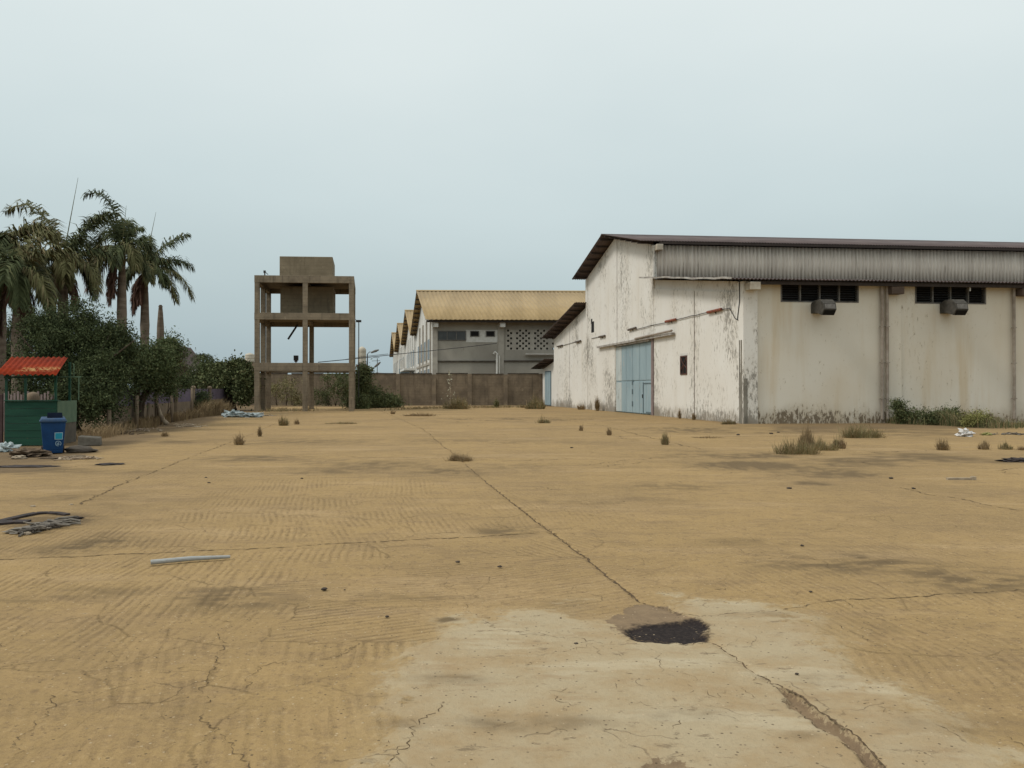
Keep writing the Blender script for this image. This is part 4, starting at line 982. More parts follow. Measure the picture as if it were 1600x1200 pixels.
# ------------------------------------------------------------------ boundary wall at the back
BX0, BY0 = 3.0, 88.5
def Bw(s, t, z): return Vector((BX0 - s, BY0 - 0.035 * s + t, z))
bw = thing("boundary_wall", Bw(0, 0, 0), "long brown rendered boundary wall with pillars behind the yard", "wall")
BH = 3.28
def bs(x): 
    r = (x - CX) / F; return (BX0 - r * BY0) / (1 - 0.035 * r)
pil = [bs(x) for x in (845, 790, 734, 678, 622, 566, 508, 452, 396, 340, 284)]
for a, b in zip(pil[:-1], pil[1:]):
    dz = random.Random(int(a * 7)).uniform(-0.06, 0.05)
    m = MB(); m.box((a + 0.22, 0, -0.1), (b - 0.22, 0.2, BH + dz), Bw); m.build("wall_panel", MAT['bwall'], bw)
    m = MB(); m.box((a + 0.222, -0.04, BH + dz + .001), (b - 0.222, 0.24, BH + dz + 0.09), Bw); m.build("coping", MAT['coping'], bw)
for i, a in enumerate(pil):
    m = MB(); m.box((a - 0.22, -0.14, -0.1), (a + 0.22, 0.24, BH - (0.42 if i % 2 else -0.05)), Bw)
    if i % 2: m.box((a - 0.22, 0.0, BH - .42), (a + 0.22, 0.2, BH - .02), Bw)
    m.build("pillar", MAT['bpillar'], bw)

# ------------------------------------------------------------------ factory behind
FX, FY = -10.07, 97.0
def K(s, t, z): return Vector((FX + s - 0.185 * t, FY + 0.035 * s + t, z))
fa = thing("factory", K(1, 1, 0), "grey factory block with a tan sheet roof and a row of gables", "factory")
EZ, RZ, BAY, RT = 9.85, 15.0, 28.0, 15.5
FL = 30.0
def kx(x, t=1.6):
    r = (x - CX) / F; Y0 = FY + t; X0 = FX - 0.185 * t; return (r * Y0 - X0) / (1 - 0.035 * r)
def kz(x, y, t=1.6): return CAMH - (y - HOR) / F * (FY + t + 0.035 * kx(x, t))
WS0 = kx(675.5)                                     # left corner of the long wall
m = MB()
fw = WS0
# long wall with the block-vent opening left out
va, vb, v0, v1 = kx(791), kx(866), kz(830, 547), kz(830, 515)
for a, b, z0, z1 in ((WS0 + .5, va, 0, 10.3), (vb, FL, 0, 10.3), (va, vb, 0, v0), (va, vb, v1, 10.3)): m.box((a, 1.6, z0), (b, 1.9, z1), K)
m.build("long_wall", MAT['facwall'], fa)
# honeycomb blockwork
cols, rows = 16, 8
m = MB(); cw, ch = (vb - va) / cols, (v1 - v0) / rows
for j in range(rows):
    for i in range(cols):
        if (i + j) % 2 == 0 or i % 3 == 2 and j % 2: m.box((va + i * cw, 1.62, v0 + j * ch), (va + (i + 1) * cw, 1.88, v0 + (j + 1) * ch), K)
        else: 
            m.box((va + i * cw, 1.62, v0 + j * ch), (va + (i + 0.32) * cw, 1.88, v0 + (j + 1) * ch), K); m.box((va + (i + .32) * cw, 1.625, v0 + j * ch), (va + (i + 1) * cw, 1.875, v0 + (j + .22) * ch), K)
m.build("vent_blockwork", MAT['facpil'], fa)
m = MB(); m.box((va, 2.2, v0), (vb, 2.3, v1), K); m.build("interior_shade_sheet", MAT['black'], fa)  # black sheet in place of the shade behind the blockwork
for x0, x1 in ((675.5, 683.5), (778, 787)):
    m = MB(); m.box((kx(x0), 1.45, 0), (kx(x1), 1.62, 10.28), K); m.build("pilaster", MAT['facpil'], fa)
    m = MB(); m.box((kx(x0) + .1, 0.5, 9.0), (kx(x1), 1.45, 9.72), K); m.build("eave_corbel", MAT['white'], fa)
for x0, x1, y in ((683.5, 778, 564.5), (787, 866, 564)):
    m = MB(); m.box((kx(x0) + .02, 1.42, kz(x0, y) - .08), (kx(x1) - .02, 1.598, kz(x0, y) + .08), K); m.build("ledge", MAT['coping'], fa)
m = MB(); m.box((kx(728), 1.585, kz(750, 534.5)), (kx(777.5), 1.599, kz(750, 515.5)), K); m.build("white_paint_panel", MAT['white'], fa)
def fwin(x0, x1, y0, y1, n, key='glass'):
    m = MB(); a, b, z0, z1 = kx(x0), kx(x1), kz(x0, y1), kz(x0, y0)
    m.box((a, 1.54, z0), (b, 1.584, z1), K); w = m.build("window", MAT[key], fa)
    m = MB()
    for i in range(n + 1): s = a + (b - a) * i / n; m.box((s - .05, 1.50, z0), (s + .05, 1.539, z1), K)
    m.box((a, 1.505, z1 - .08), (b, 1.538, z1), K); m.box((a, 1.505, z0), (b, 1.538, z0 + .08), K); m.build("window_frame", MAT['frame'], w)
fwin(684, 727.5, 517, 532, 3); fwin(735, 748, 517, 526, 1, 'black'); fwin(759.5, 772.5, 517, 526, 1, 'black')
m = MB(); m.tube([K(kx(776), 1.3, 0), K(kx(776), 1.3, kz(776, 553)), K(kx(773), 1.3, kz(776, 550)), K(kx(771), 1.35, kz(776, 553))], 0.14, 8); m.build("soil_pipe", MAT['white'], fa)
m = MB(); m.tube([K(kx(779.5), 1.2, 0), K(kx(779.5), 1.2, kz(778, 556))], 0.05, 6); m.build("soil_pipe", MAT['white'], fa)
m = MB(); m.box((kx(820), 0.9, kz(830, 554)), (kx(866), 1.45, kz(830, 553)), K); m.build("awning", MAT['white'], fa)
# gables and roofs, one bay behind another
for k in range(4):
    o_ = BAY * k
    t0 = 1.6 if k == 0 else o_ - 0.0 + 1.3
    poly = [(t0, 0), (o_ + BAY + 1.2, 0), (o_ + BAY + 1.2, 9.6), (o_ + RT, RZ - 0.35), (t0, 10.2)]
    m = MB(); m.prism([K(WS0 + .02, a, b) for a, b in poly], [K(WS0 + 0.35, a, b) for a, b in poly]); gwl = m.build("gable_wall", MAT['facwhite'], fa)
    for j in range(4):
        tj = t0 + 3.2 + j * 5.8
        for z0, z1, key in ((5.4, 7.9, 'glass'), (1.6, 4.2, 'glass')):
            m = MB(); m.box((WS0 - 0.03, tj, z0), (WS0 + 0.018, tj + 3.2, z1), K); wn = m.build("window", MAT[key], fa)
        m = MB(); m.box((WS0 - 0.16, tj - 1.6, 0), (WS0 + 0.019, tj - 1.1, 10.3), K); m.build("pilaster", MAT['facwhite' if k else 'facpil'], fa)
    m = MB(); m.box((WS0 - 0.1, t0 + 2.0, 4.7), (WS0 + .018, o_ + BAY - .2, 5.0), K); m.build("ledge", MAT['facpil'], fa)
    e0 = (0.0 if k == 0 else o_ + 1.0)
    m = MB(); m.corr(K, 0, FL, e0, EZ, o_ + RT, RZ, 0.55, 0.03, 0.05); m.build("roof", [MAT['tanroof']], fa, smooth=True)
    m = MB(); m.corr(K, 0, FL, o_ + RT + .02, RZ - .005, o_ + BAY + 1.4, EZ, 0.55, 0.05, 0.05); m.build("roof", [MAT['tanroof']], fa, smooth=True)
    m = MB(); m.prism([K(-0.03, a, b) for a, b in ((o_ + RT - .35, RZ - .05), (o_ + RT, RZ + .13), (o_ + RT + .35, RZ - .05))], [K(FL, a, b) for a, b in ((o_ + RT - .35, RZ - .05), (o_ + RT, RZ + .13), (o_ + RT + .35, RZ - .05))]); m.build("ridge_cap", MAT['tanroof'], fa)
    for j in range(10):
        q = (j + .5) / 10; t_, z_ = o_ + RT + q * (BAY + 1.4 - RT), RZ + q * (EZ - RZ) - 0.16
        m = MB(); m.box((0.05, t_ - .09, z_ - .12), (WS0, t_ + .09, z_ + .02), K); m.build("purlin_end", MAT['purlin'], fa)
    for j in range(8):
        q = (j + .5) / 8; t_, z_ = e0 + q * (o_ + RT - e0), EZ + q * (RZ - EZ) - 0.16
        m = MB(); m.box((0.05, t_ - .09, z_ - .12), (WS0, t_ + .09, z_ + .02), K); m.build("purlin_end", MAT['purlin'], fa)
m = MB(); m.box((0.1, 0.25, EZ - .32), (FL, 0.33, EZ - .07), K); m.build("eave_board", MAT['purlin'], fa)
m = MB(); m.tube([K(WS0 - 1.6, BAY + 3, 6.4), K(WS0 - 1.6, BAY + 16, 6.4)], 0.06, 5)
for j in range(6): m.tube([K(WS0 - 1.6, BAY + 3 + j * 2.6, 4.9), K(WS0 - 1.6, BAY + 3 + j * 2.6, 6.4)], 0.05, 5)
m.box((WS0 - 1.7, BAY + 2.8, 4.6), (WS0, BAY + 16.2, 4.9), K); m.build("outside_stair", MAT['white'], fa)
m = MB(); m.box((WS0 - 1.5, BAY * 1 + 17, 0), (WS0 + .01, BAY * 1 + 24, 5.2), K); m.build("lean_annexe", MAT['bluedark'], fa)
# ------------------------------------------------------------------ leaves, trees, palms
def leaf_cloud(rng, pts, size, droop=0.3, aspect=0.42):
    """diamond leaves, one at each point, as (verts, faces)"""
    n = len(pts)
    d = rng.normal(size=(n, 3)); d[:, 2] -= droop; d /= np.linalg.norm(d, axis=1)[:, None]
    q = rng.normal(size=(n, 3)); s = np.cross(d, q); s /= np.linalg.norm(s, axis=1)[:, None] + 1e-9
    nn = np.cross(s, d)
    L = size * (0.6 + 0.8 * rng.random(n))[:, None]
    a = pts; b = pts + d * L * 0.45 + s * L * aspect * 0.5 + nn * L * 0.08; c = pts + d * L; e = pts + d * L * 0.45 - s * L * aspect * 0.5 + nn * L * 0.08
    v = np.stack([a, b, c, e], 1).reshape(-1, 3)
    f = np.arange(4 * n).reshape(n, 4)
    return v, f
def sprays(rng, centres, radii, per, leafn, length):
    """twigs reaching out from clump centres, each hung with leaves: returns leaf points"""
    out = []
    for c, r in zip(centres, radii):
        for k in range(per):
            d = rng.normal(size=3); d[2] += 0.25; d /= np.linalg.norm(d)
            p0 = np.array(c) + d * r * rng.uniform(0.25, 1.0) * np.array([1, 1, .8])
            u = np.linspace(0, 1, leafn)[:, None]
            dd = d + rng.normal(size=3) * 0.5
            tw = p0 + dd * length * u + np.array([0, 0, -0.35]) * length * u ** 2
            out.append(tw + rng.normal(size=(leafn, 3)) * length * 0.12)
    return np.concatenate(out)
def tree(name, base, blobs, label, cat, mat, seed, leaf=0.16, per=26, leafn=12, twig=0.45, trunk=None, group=None, clumps=26, limbs=True, aspect=0.42):
    """blobs: ellipsoids (centre, radii) the crown fills unevenly"""
    rng = np.random.default_rng(seed)
    o = thing(name, base, label, cat, group)
    C_, R_ = [], []
    for c, r in blobs:
        for k in range(clumps):
            d = rng.normal(size=3); d /= np.linalg.norm(d); q = rng.random() ** 0.45
            p = np.array(c) + d * np.array(r) * q
            if p[2] < 0.25: p[2] = 0.25 + rng.random() * 0.3
            C_.append(p); R_.append(min(r) * rng.uniform(0.14, 0.36))
    pts = sprays(rng, C_, R_, per, leafn, twig)
    pts = pts[pts[:, 2] > 0.03]
    v, f = leaf_cloud(rng, np.concatenate([pts, pts + rng.normal(size=pts.shape) * leaf * .8]), leaf * .72, 0.3, aspect)
    mkobj("crown", v, f, mat, o, False, False)
    b = Vector(base)
    m = MB()
    r0 = trunk or 0.16
    if limbs:
        for i, (c, r) in enumerate(blobs):
            c = Vector(c); h = b.lerp(c, 0.45); h.x = b.x + (c.x - b.x) * 0.25; h.y = b.y + (c.y - b.y) * 0.25
            w = [b + Vector((0.05 * i, 0.03 * i, 0)), b.lerp(h, .5) + Vector((rng.normal() * .06, rng.normal() * .06, 0)), h, h.lerp(c, 0.55) + Vector((rng.normal() * .1, rng.normal() * .1, 0)), c]
            m.tube(w, [r0, r0 * .85, r0 * .65, r0 * .42, r0 * .2], 7)
            for k in range(5):
                e = c + Vector(tuple(rng.normal(size=3))) * min(r) * 0.55
                s_ = h.lerp(c, rng.uniform(0.2, 0.9))
                if e.z > .2: m.tube([s_, s_.lerp(e, .5) + Vector((0, 0, .08)), e], [r0 * .3, r0 * .2, r0 * .08], 5)
    else:
        for i, (c, r) in enumerate(blobs):
            for k in range(4):
                e = Vector(c) + Vector(tuple(rng.normal(size=3))) * min(r) * 0.4; e.z = max(e.z, .3)
                s_ = Vector((c[0], c[1], 0)).lerp(b, 0.3); s_.z = 0
                m.tube([s_, s_.lerp(e, .5) + Vector((0.05, 0, .06)), e], [r0 * .5, r0 * .35, r0 * .1], 5)
    m.build("trunk" if limbs else "stems", MAT['bark'], o, True)
    return o

def frond(rng, o, base, az, elev, L, mat, sag=1.0, wind=(0.25, -0.05), fold=0.0, dens=1.0, wid=1.0, name="frond"):
    n = 14
    d = np.array([math.cos(az) * math.cos(elev), math.sin(az) * math.cos(elev), math.sin(elev)])
    p = np.array(base, float); P_, D_ = [p.copy()], [d.copy()]
    for i in range(n):
        q = (i + 1) / n
        d = d + (np.array([0, 0, -0.16 * sag]) + np.array([wind[0], wind[1], 0]) * 0.16) * (0.35 + 1.3 * q)
        d /= np.linalg.norm(d); p = p + d * L / n
        P_.append(p.copy()); D_.append(d.copy())
    P_, D_ = np.array(P_), np.array(D_)
    mb = MB()
    mb.tube([tuple(x) for x in P_], [0.045 * (1 - 0.85 * i / n) + .006 for i in range(n + 1)], 5)
    m = int(105 * dens)
    vs, fs = [], []
    for side in (-1, 1):
        for k in range(m):
            q = 0.10 + 0.88 * (k + rng.random()) / m
            x = q * n; i = min(int(x), n - 1); fr = x - i
            c = P_[i] * (1 - fr) + P_[i + 1] * fr; dd = D_[i]
            up = np.array([0, 0, 1.0]); sd_ = np.cross(dd, up); 
            if np.linalg.norm(sd_) < .15: sd_ = np.array([math.sin(az), -math.cos(az), 0])
            sd_ /= np.linalg.norm(sd_); nu = np.cross(sd_, dd)
            l = (0.80 * math.sin(math.pi * (0.12 + 0.80 * q)) ** 0.7 + 0.1) * rng.uniform(0.75, 1.15) * wid
            pl = rng.normal() * 0.45
            e = sd_ * side * math.cos(pl) + nu * (math.sin(pl) + 0.25) + dd * rng.uniform(0.35, 0.9)
            e = e + np.array([wind[0], wind[1], -0.15 - fold]) ; e /= np.linalg.norm(e)
            w = 0.030 * rng.uniform(.7, 1.5)
            cr = np.cross(e, nu); cr /= np.linalg.norm(cr) + 1e-9
            m1 = c + e * l * 0.5; e2 = e + np.array([wind[0] * .6, wind[1], -0.75 - fold]); e2 /= np.linalg.norm(e2); t_ = m1 + e2 * l * 0.5
            b = len(vs)
            vs += [c - cr * w * .6, c + cr * w * .6, m1 + cr * w, m1 - cr * w, t_]
            fs += [(b, b + 1, b + 2, b + 3), (b + 3, b + 2, b + 4)]
    mb.add(vs, fs)
    return mb.build(name, mat, o, False, False)
def palm(x, ybase, Y, ycrown, label, seed, width=0.24, spear=None, fronds=(), dead=(), shaft=1.3):
    rng = np.random.default_rng(seed)
    b = at(x, ybase, Y); b.z = 0
    top = at(x, ycrown, Y).z
    o = thing("palm_tree", b, label, "palm tree", "royal palms behind the fence")
    m = MB(); h = top - shaft
    prof = [(width * 1.25, 0), (width * 1.05, .3), (width * .92, 1.0), (width * 1.0, h * .45), (width * 1.08, h * .68), (width * .85, h * .9), (width * .72, h)]
    pr = []
    for (r0, z0), (r1, z1) in zip(prof[:-1], prof[1:]):
        for i in range(5): q = i / 5; pr.append((r0 + (r1 - r0) * q + rng.normal() * .006, z0 + (z1 - z0) * q))
    pr.append(prof[-1])
    m.lathe(b, pr, 14); m.build("trunk", MAT['trunk'], o, True)
    m = MB(); m.lathe((b.x, b.y, h), [(width * .74, 0.0), (width * .88, shaft * .2), (width * .72, shaft * .55), (width * .42, shaft * .9), (width * .2, shaft * 1.1)], 12); m.build("crownshaft", MAT['shaft'], o, True)
    c = Vector((b.x, b.y, top - .1))
    for az, elv, L, key, sag, fold in fronds:
        frond(rng, o, c + Vector((math.cos(rad(az)) * .08, math.sin(rad(az)) * .08, rng.uniform(-.25, .15))), rad(az), rad(elv), L, MAT[key], sag, (0.10, -0.05), fold, 1.0, 1.12)
    for az, L in dead:
        frond(rng, o, c + Vector((math.cos(rad(az)) * .15, math.sin(rad(az)) * .15, -.6)), rad(az), rad(-35), L, MAT['palmdead'], 3.2, (0.05, 0), 0.9, 1.1, 0.8, "dead_frond")
    if spear:
        sx, sy = spear; e = at(sx, sy, Y)
        m = MB(); m.tube([c, c.lerp(e, .5), e], [0.035, 0.024, 0.008], 6); m.build("spear_leaf", MAT['palmolive'], o)
    return o
G_, O_ = 'palmgreen', 'palmolive'
palm(28, 670, 38, 415, "nearest palm with a thick trunk rising behind the red roofed kiosk", 11, 0.27, None,
     [(20, 55, 3.2, O_, 1.0, .2), (160, 62, 3.0, G_, 1.0, .3), (200, 30, 2.8, G_, 1.3, .4), (-20, 20, 2.8, O_, 1.6, .5), (100, 50, 2.6, G_, 1.2, .3), (-80, 45, 2.6, G_, 1.6, .4), (250, 20, 2.8, O_, 1.6, .4), (0, -5, 2.6, G_, 1.6, .5), (180, -10, 2.6, G_, 1.4, .5), (60, 75, 2.6, O_, .8, .2), (300, 5, 2.4, G_, 2, .6)],
     [(30, 2.4), (200, 2.6), (330, 2.2)])
palm(98, 665, 44, 400, "tall palm with the longest spear leaf, second from the nearest", 12, 0.27, (121, 277),
     [(168, 72, 5.0, O_, 1.15, .25), (150, 62, 4.6, O_, 1.1, .25), (172, 42, 4.0, O_, 1.3, .4), (20, 66, 3.6, G_, .5, .1), (48, 62, 3.6, G_, 0.2, .1), (30, 48, 3.0, G_, .9, .3), (-10, 25, 3.0, O_, 1.5, .5), (190, 15, 3.2, G_, 1.5, .5), (-60, 40, 2.6, O_, 1.6, .4), (230, 40, 2.8, G_, 1.5, .5), (90, 60, 2.8, G_, .8, .2), (10, -10, 2.8, G_, 1.5, .6), (170, -15, 2.6, O_, 1.4, .6), (300, 10, 2.4, O_, 1.8, .5), (120, 20, 3, G_, 1.3, .4), (75, 30, 2.6, G_, 1.3, .4)],
     [(190, 2.8), (165, 3.0), (350, 2.2), (250, 2.0)])
palm(190, 655, 52, 382, "palm with a frond arching left over its dark crown, middle of the row", 13, 0.27, (196.5, 321),
     [(172, 82, 4.6, G_, 1.5, .2), (150, 58, 3.9, G_, 1.35, .35), (160, 68, 4.0, G_, 1.2, .25), (165, 25, 3.6, O_, 1.1, .5), (178, 5, 3.4, O_, 1.2, .6), (110, 72, 2.6, G_, .8, .3), (60, 75, 2.0, G_, .8, .3), (205, -15, 3.6, 'palmdead', 1.2, .7), (230, 10, 3.0, O_, 1.7, .6), (-40, 30, 2.8, O_, 1.9, .6), (10, 10, 2.6, G_, 1.8, .6), (280, 35, 2.6, G_, 1.9, .6), (90, 35, 2.8, G_, 1.5, .5), (190, -30, 3.4, 'palmdead', 1.2, .7), (20, 40, 2.4, G_, 1.4, .4)],
     [(215, 3.0), (235, 3.3), (250, 2.8)])
palm(226, 652, 56, 412, "palm with a forked wind torn crown, its dead fronds hanging left of the trunk", 14, 0.27, (243, 331),
     [(40, 54, 3.6, G_, 0.3, .2), (28, 40, 3.3, G_, .7, .4), (120, 76, 2.6, G_, .7, .2), (5, 18, 4.2, O_, 1.15, .8), (-12, 5, 3.6, O_, 1.3, .8), (150, 55, 2.4, G_, 1.0, .3), (170, 20, 2.8, O_, 1.4, .5), (100, 65, 2.2, G_, .9, .3), (-60, 30, 2.6, O_, 1.7, .6), (240, 20, 2.6, G_, 1.6, .6), (15, 40, 2.6, G_, 1.4, .4), (-30, 30, 2.8, G_, 1.5, .6)],
     [(200, 3.0), (190, 2.7), (225, 2.8), (180, 2.4), (260, 2.2)])
palm(0, 675, 40, 385, "leftmost palm with pale olive fronds, cut by the picture's edge", 16, 0.25, None,
     [(10, 60, 3.0, O_, 1.0, .2), (50, 65, 2.6, O_, .8, .2), (-10, 30, 3.0, O_, 1.4, .4), (120, 55, 2.6, G_, 1, .3), (200, 40, 2.8, G_, 1, .3), (-70, 40, 2.4, G_, 1.5, .3), (0, 5, 2.8, O_, 1.7, .5), (280, 10, 2.4, G_, 1.7, .5), (30, 30, 2.8, G_, 1.4, .4)], [(10, 2.4), (330, 2.2)])
b = at(250.5, 650, 60); b.z = 0; hs = at(250, 478, 60).z
o = thing("dead_palm", b, "headless grey palm trunk standing at the right end of the palms", "dead palm")
m = MB(); m.lathe(b, [(.34, 0), (.27, .8), (.27, 3), (.26, hs * .66), (.24, hs * .8), (.17, hs - .5), (.13, hs - .12), (.15, hs - .02), (.11, hs)], 14); m.build("trunk", MAT['trunk'], o, True)
m = MB(); m.lathe((b.x, b.y, hs - .06), [(.13, 0), (.14, .05), (.08, .14)], 10); m.build("rotten_top", MAT['bark'], o, True)

def ell(x, y, Y, rx, ry, rd=None):
    """crown ellipsoid centred on a photo point; radii in photo pixels"""
    c = at(x, y, Y); return (tuple(c), (rx * Y / F, (rd or rx) * Y / F, ry * Y / F))
tree("broadleaf_tree", tuple(G(105, 676) * 1.0), [ell(75, 575, 33, 45, 60), ell(140, 560, 34, 52, 58), ell(120, 520, 34.5, 45, 40), ell(70, 520, 34, 32, 36), ell(160, 600, 33, 34, 46), ell(125, 628, 32, 46, 34), ell(175, 545, 34, 30, 36)],
     "large dark bushy tree overhanging the fence beside the green kiosk", "tree", MAT['neem'], 21, 0.15, 22, 13, 0.55, 0.2, None, 22)
tree("broadleaf_tree", (at(215, 650, 38).x, 38, 0), [ell(222, 574, 38, 34, 24), ell(244, 563, 38.5, 17, 20), ell(200, 560, 38, 24, 24), ell(234, 590, 38, 24, 16), ell(264, 548, 40, 5, 16), ell(252, 582, 38.5, 9, 14)],
     "lighter green young tree leaning over the fence posts below the palms", "tree", MAT['neemlight'], 22, 0.17, 20, 12, 0.5, 0.12, None, 18)
tree("broadleaf_tree", (at(362, 650, 66).x, 66, 0), [ell(356, 592, 66, 28, 16), ell(371, 577, 66, 12, 11), ell(332, 596, 66, 18, 13), ell(380, 608, 65, 11, 14), ell(386, 594, 65, 6, 9), ell(345, 582, 67, 14, 10)],
     "dense broad leaved tree crowding the water tower's left side", "tree", MAT['bushgreen'], 23, 0.30, 18, 9, 0.36, 0.18, None, 22, True, 0.6)
tree("shrub", (at(310, 640, 72).x, 72, 0), [ell(312, 585, 72, 18, 16), ell(300, 600, 72, 16, 14), ell(325, 575, 72, 14, 10)], "light green feathery shrub between the house and the dense tree", "shrub", MAT['neemlight'], 24, 0.2, 12, 10, 0.5, 0.07, None, 14)
tree("shrub", (at(580, 636, 76).x, 76, 0), [ell(578, 620, 76, 18, 15), ell(600, 627, 76, 20, 10), ell(563, 606, 74, 8, 16), ell(568, 585, 74, 6, 10), ell(560, 634, 72, 14, 10), ell(612, 632, 77, 12, 6)],
     "dark green scrambling bush at the water tower's right foot against the wall", "bush", MAT['bushgreen'], 25, 0.26, 14, 9, 0.5, 0.05, None, 20, False)
tree("shrub", (at(535, 640, 82).x, 82, 0), [ell(540, 595, 82, 16, 14), ell(520, 602, 82, 18, 18), ell(505, 620, 83, 16, 16), ell(545, 620, 82, 14, 18)], "creeping bush on the wall seen through the tower's right bay", "bush", MAT['bushgreen'], 26, 0.24, 9, 8, 0.5, 0.05, None, 9, False)
tree("shrub", (at(440, 640, 84).x, 84, 0), [ell(450, 606, 84, 22, 18), ell(430, 612, 84, 14, 22), ell(412, 600, 80, 14, 22), ell(465, 625, 84, 12, 14)], "olive green creeper on the wall seen through the tower's left bay", "bush", MAT['weedgreen'], 27, 0.22, 8, 7, 0.5, 0.05, None, 9, False)
tree("shrub", (at(302, 650, 52).x, 52, 0), [ell(308, 640, 52, 8, 14), ell(316, 625, 53, 8, 12)], "thin dark sapling by the last fence post", "shrub", MAT['neem'], 28, 0.16, 9, 9, 0.35, 0.03, None, 10, False)
tree("shrub", (at(262, 600, 43).x, 43, 0), [ell(268, 600, 43, 10, 14), ell(285, 597, 46, 7, 8)], "small leafy bush topping the purple fence wall", "shrub", MAT['neem'], 29, 0.16, 9, 9, 0.35, 0.03, None, 10, True)
tree("broadleaf_tree", (at(5, 650, 45).x, 45, 0), [ell(12, 545, 45, 34, 40), ell(-30, 560, 45, 44, 50), ell(20, 590, 44, 30, 34), ell(-90, 570, 46, 44, 50)],
     "dark tree mass behind the two leftmost palm trunks at the picture's edge", "tree", MAT['neem'], 31, 0.18, 18, 11, 0.55, 0.2, None, 20)
tree("broadleaf_tree", (at(-230, 650, 40).x, 40, 0), [ell(-220, 570, 40, 60, 60), ell(-290, 590, 41, 60, 60), ell(-160, 600, 39, 40, 40)],
     "dark tree standing outside the left edge beyond the kiosk", "tree", MAT['neem'], 32, 0.2, 14, 10, 0.6, 0.2, None, 18)
# far small palm
b = at(317, 640, 105); b.z = 0
o = thing("palm_tree", b, "tiny far off palm showing above the light green shrub", "palm tree")
top = at(317, 560, 105).z
m = MB(); m.tube([b, (b.x, b.y, top)], 0.15, 7); m.build("trunk", MAT['trunk'], o, True)
rg = np.random.default_rng(3)
for i in range(9): frond(rg, o, (b.x, b.y, top), i * .7, .7 + .3 * (i % 2), 1.7, MAT['palmgreen'], 1.4, (0, 0), .2, .4, .8)

# ------------------------------------------------------------------ weeds
def tuft(name, x, y, w, h, label, key, seed, n=None, spread=0.55, curl=0.5, group="weed tufts in the yard", cat="weed", w_blade=None, twiggy=False, Y=None):
    rng = np.random.default_rng(seed)
    b = G(x, y)
    if Y: b = Vector(((x - CX) / F * Y, Y, 0))
    px = b.y / F
    W_, H_ = w * px, h * px
    n = n or int(min(900, 26 + 3.6 * w * h / 4))
    wb = w_blade or max(0.006, 0.55 * px)
    roots = [(rng.uniform(-.46, .46), rng.normal() * .2, 0) for _ in range(max(5, int(w / (3 if h * 4 > w else 1.6))))]
    roots = roots[:1] if w < 22 and not twiggy else roots
    roots = [(x_ if w >= 22 else 0, y_, rng.uniform(.5, 1.0) * (1 - .8 * abs(x_)) if w >= 22 else 1) for x_, y_, _ in roots]; roots[0] = (0.0, 0.0, 1.0)
    spread *= 0.7
    vs, fs = [], []
    for k in range(n):
        rt = roots[rng.integers(len(roots))]
        wr = W_ * (1.0 if len(roots) < 3 else rng.uniform(.22, .5))
        th, ro, ya = rng.uniform(0.10, 3.04), rng.uniform(.35, 1.0) + (rng.random() < .15) * .3, rng.normal() * .35
        cx_ = b.x + (rt[0] * W_ * .8 if len(roots) > 2 else rt[0] * W_ * .2); cy_ = b.y + rt[1] * .5 * W_
        hh = H_ * rt[2] * (.62 + .5 * rng.random())
        tip = np.array([cx_ + math.cos(th) * ro * wr * .62 + rng.normal() * wr * .06, cy_ + ya * wr, max(.12, math.sin(th) ** .7) * ro * hh])
        q0 = np.array([cx_ + math.cos(th) * ro * wr * .30 + rng.normal() * wr * .10, cy_ + ya * wr * .4, -.01])
        q1 = q0 * .45 + tip * .55 + np.array([0, 0, hh * .12 * (1 if not twiggy else rng.normal())]) + rng.normal(size=3) * hh * .04
        q2 = tip
        sd_ = np.array([rng.uniform(.6, 1), rng.normal() * .3, 0])
        o = len(vs); vs += [q0 - sd_ * wb * .5, q0 + sd_ * wb * .5, q1 - sd_ * wb * .45, q1 + sd_ * wb * .45, q2]
        fs += [(o, o + 1, o + 3, o + 2), (o + 2, o + 3, o + 4)]
        if twiggy or rng.random() < 0.25:
            for j in range(3 if twiggy else 1):
                c = q1 + (q2 - q1) * rng.random(); e = rng.normal(size=3); e[2] = abs(e[2]) * .4; e /= np.linalg.norm(e); l = hh * .3
                o = len(vs); vs += [c - sd_ * wb * .4, c + sd_ * wb * .4, c + e * l]; fs.append((o, o + 1, o + 2))
    mats = [MAT[k] for k in (key if isinstance(key, (tuple, list)) else (key,))]
    mi = [int(rng.random() * len(mats)) for _ in fs] if len(mats) > 1 else [0] * len(fs)
    mi = [mi[i] for i in range(len(fs))]
    o = mkobj(name, np.array(vs) - np.array(b), fs, mats, None, False, False, 0, mi)
    o.location = b
    return tag(o, label, cat, group)
D_, W_g, B_ = 'weeddry', 'weedgreen', 'weedbrown'
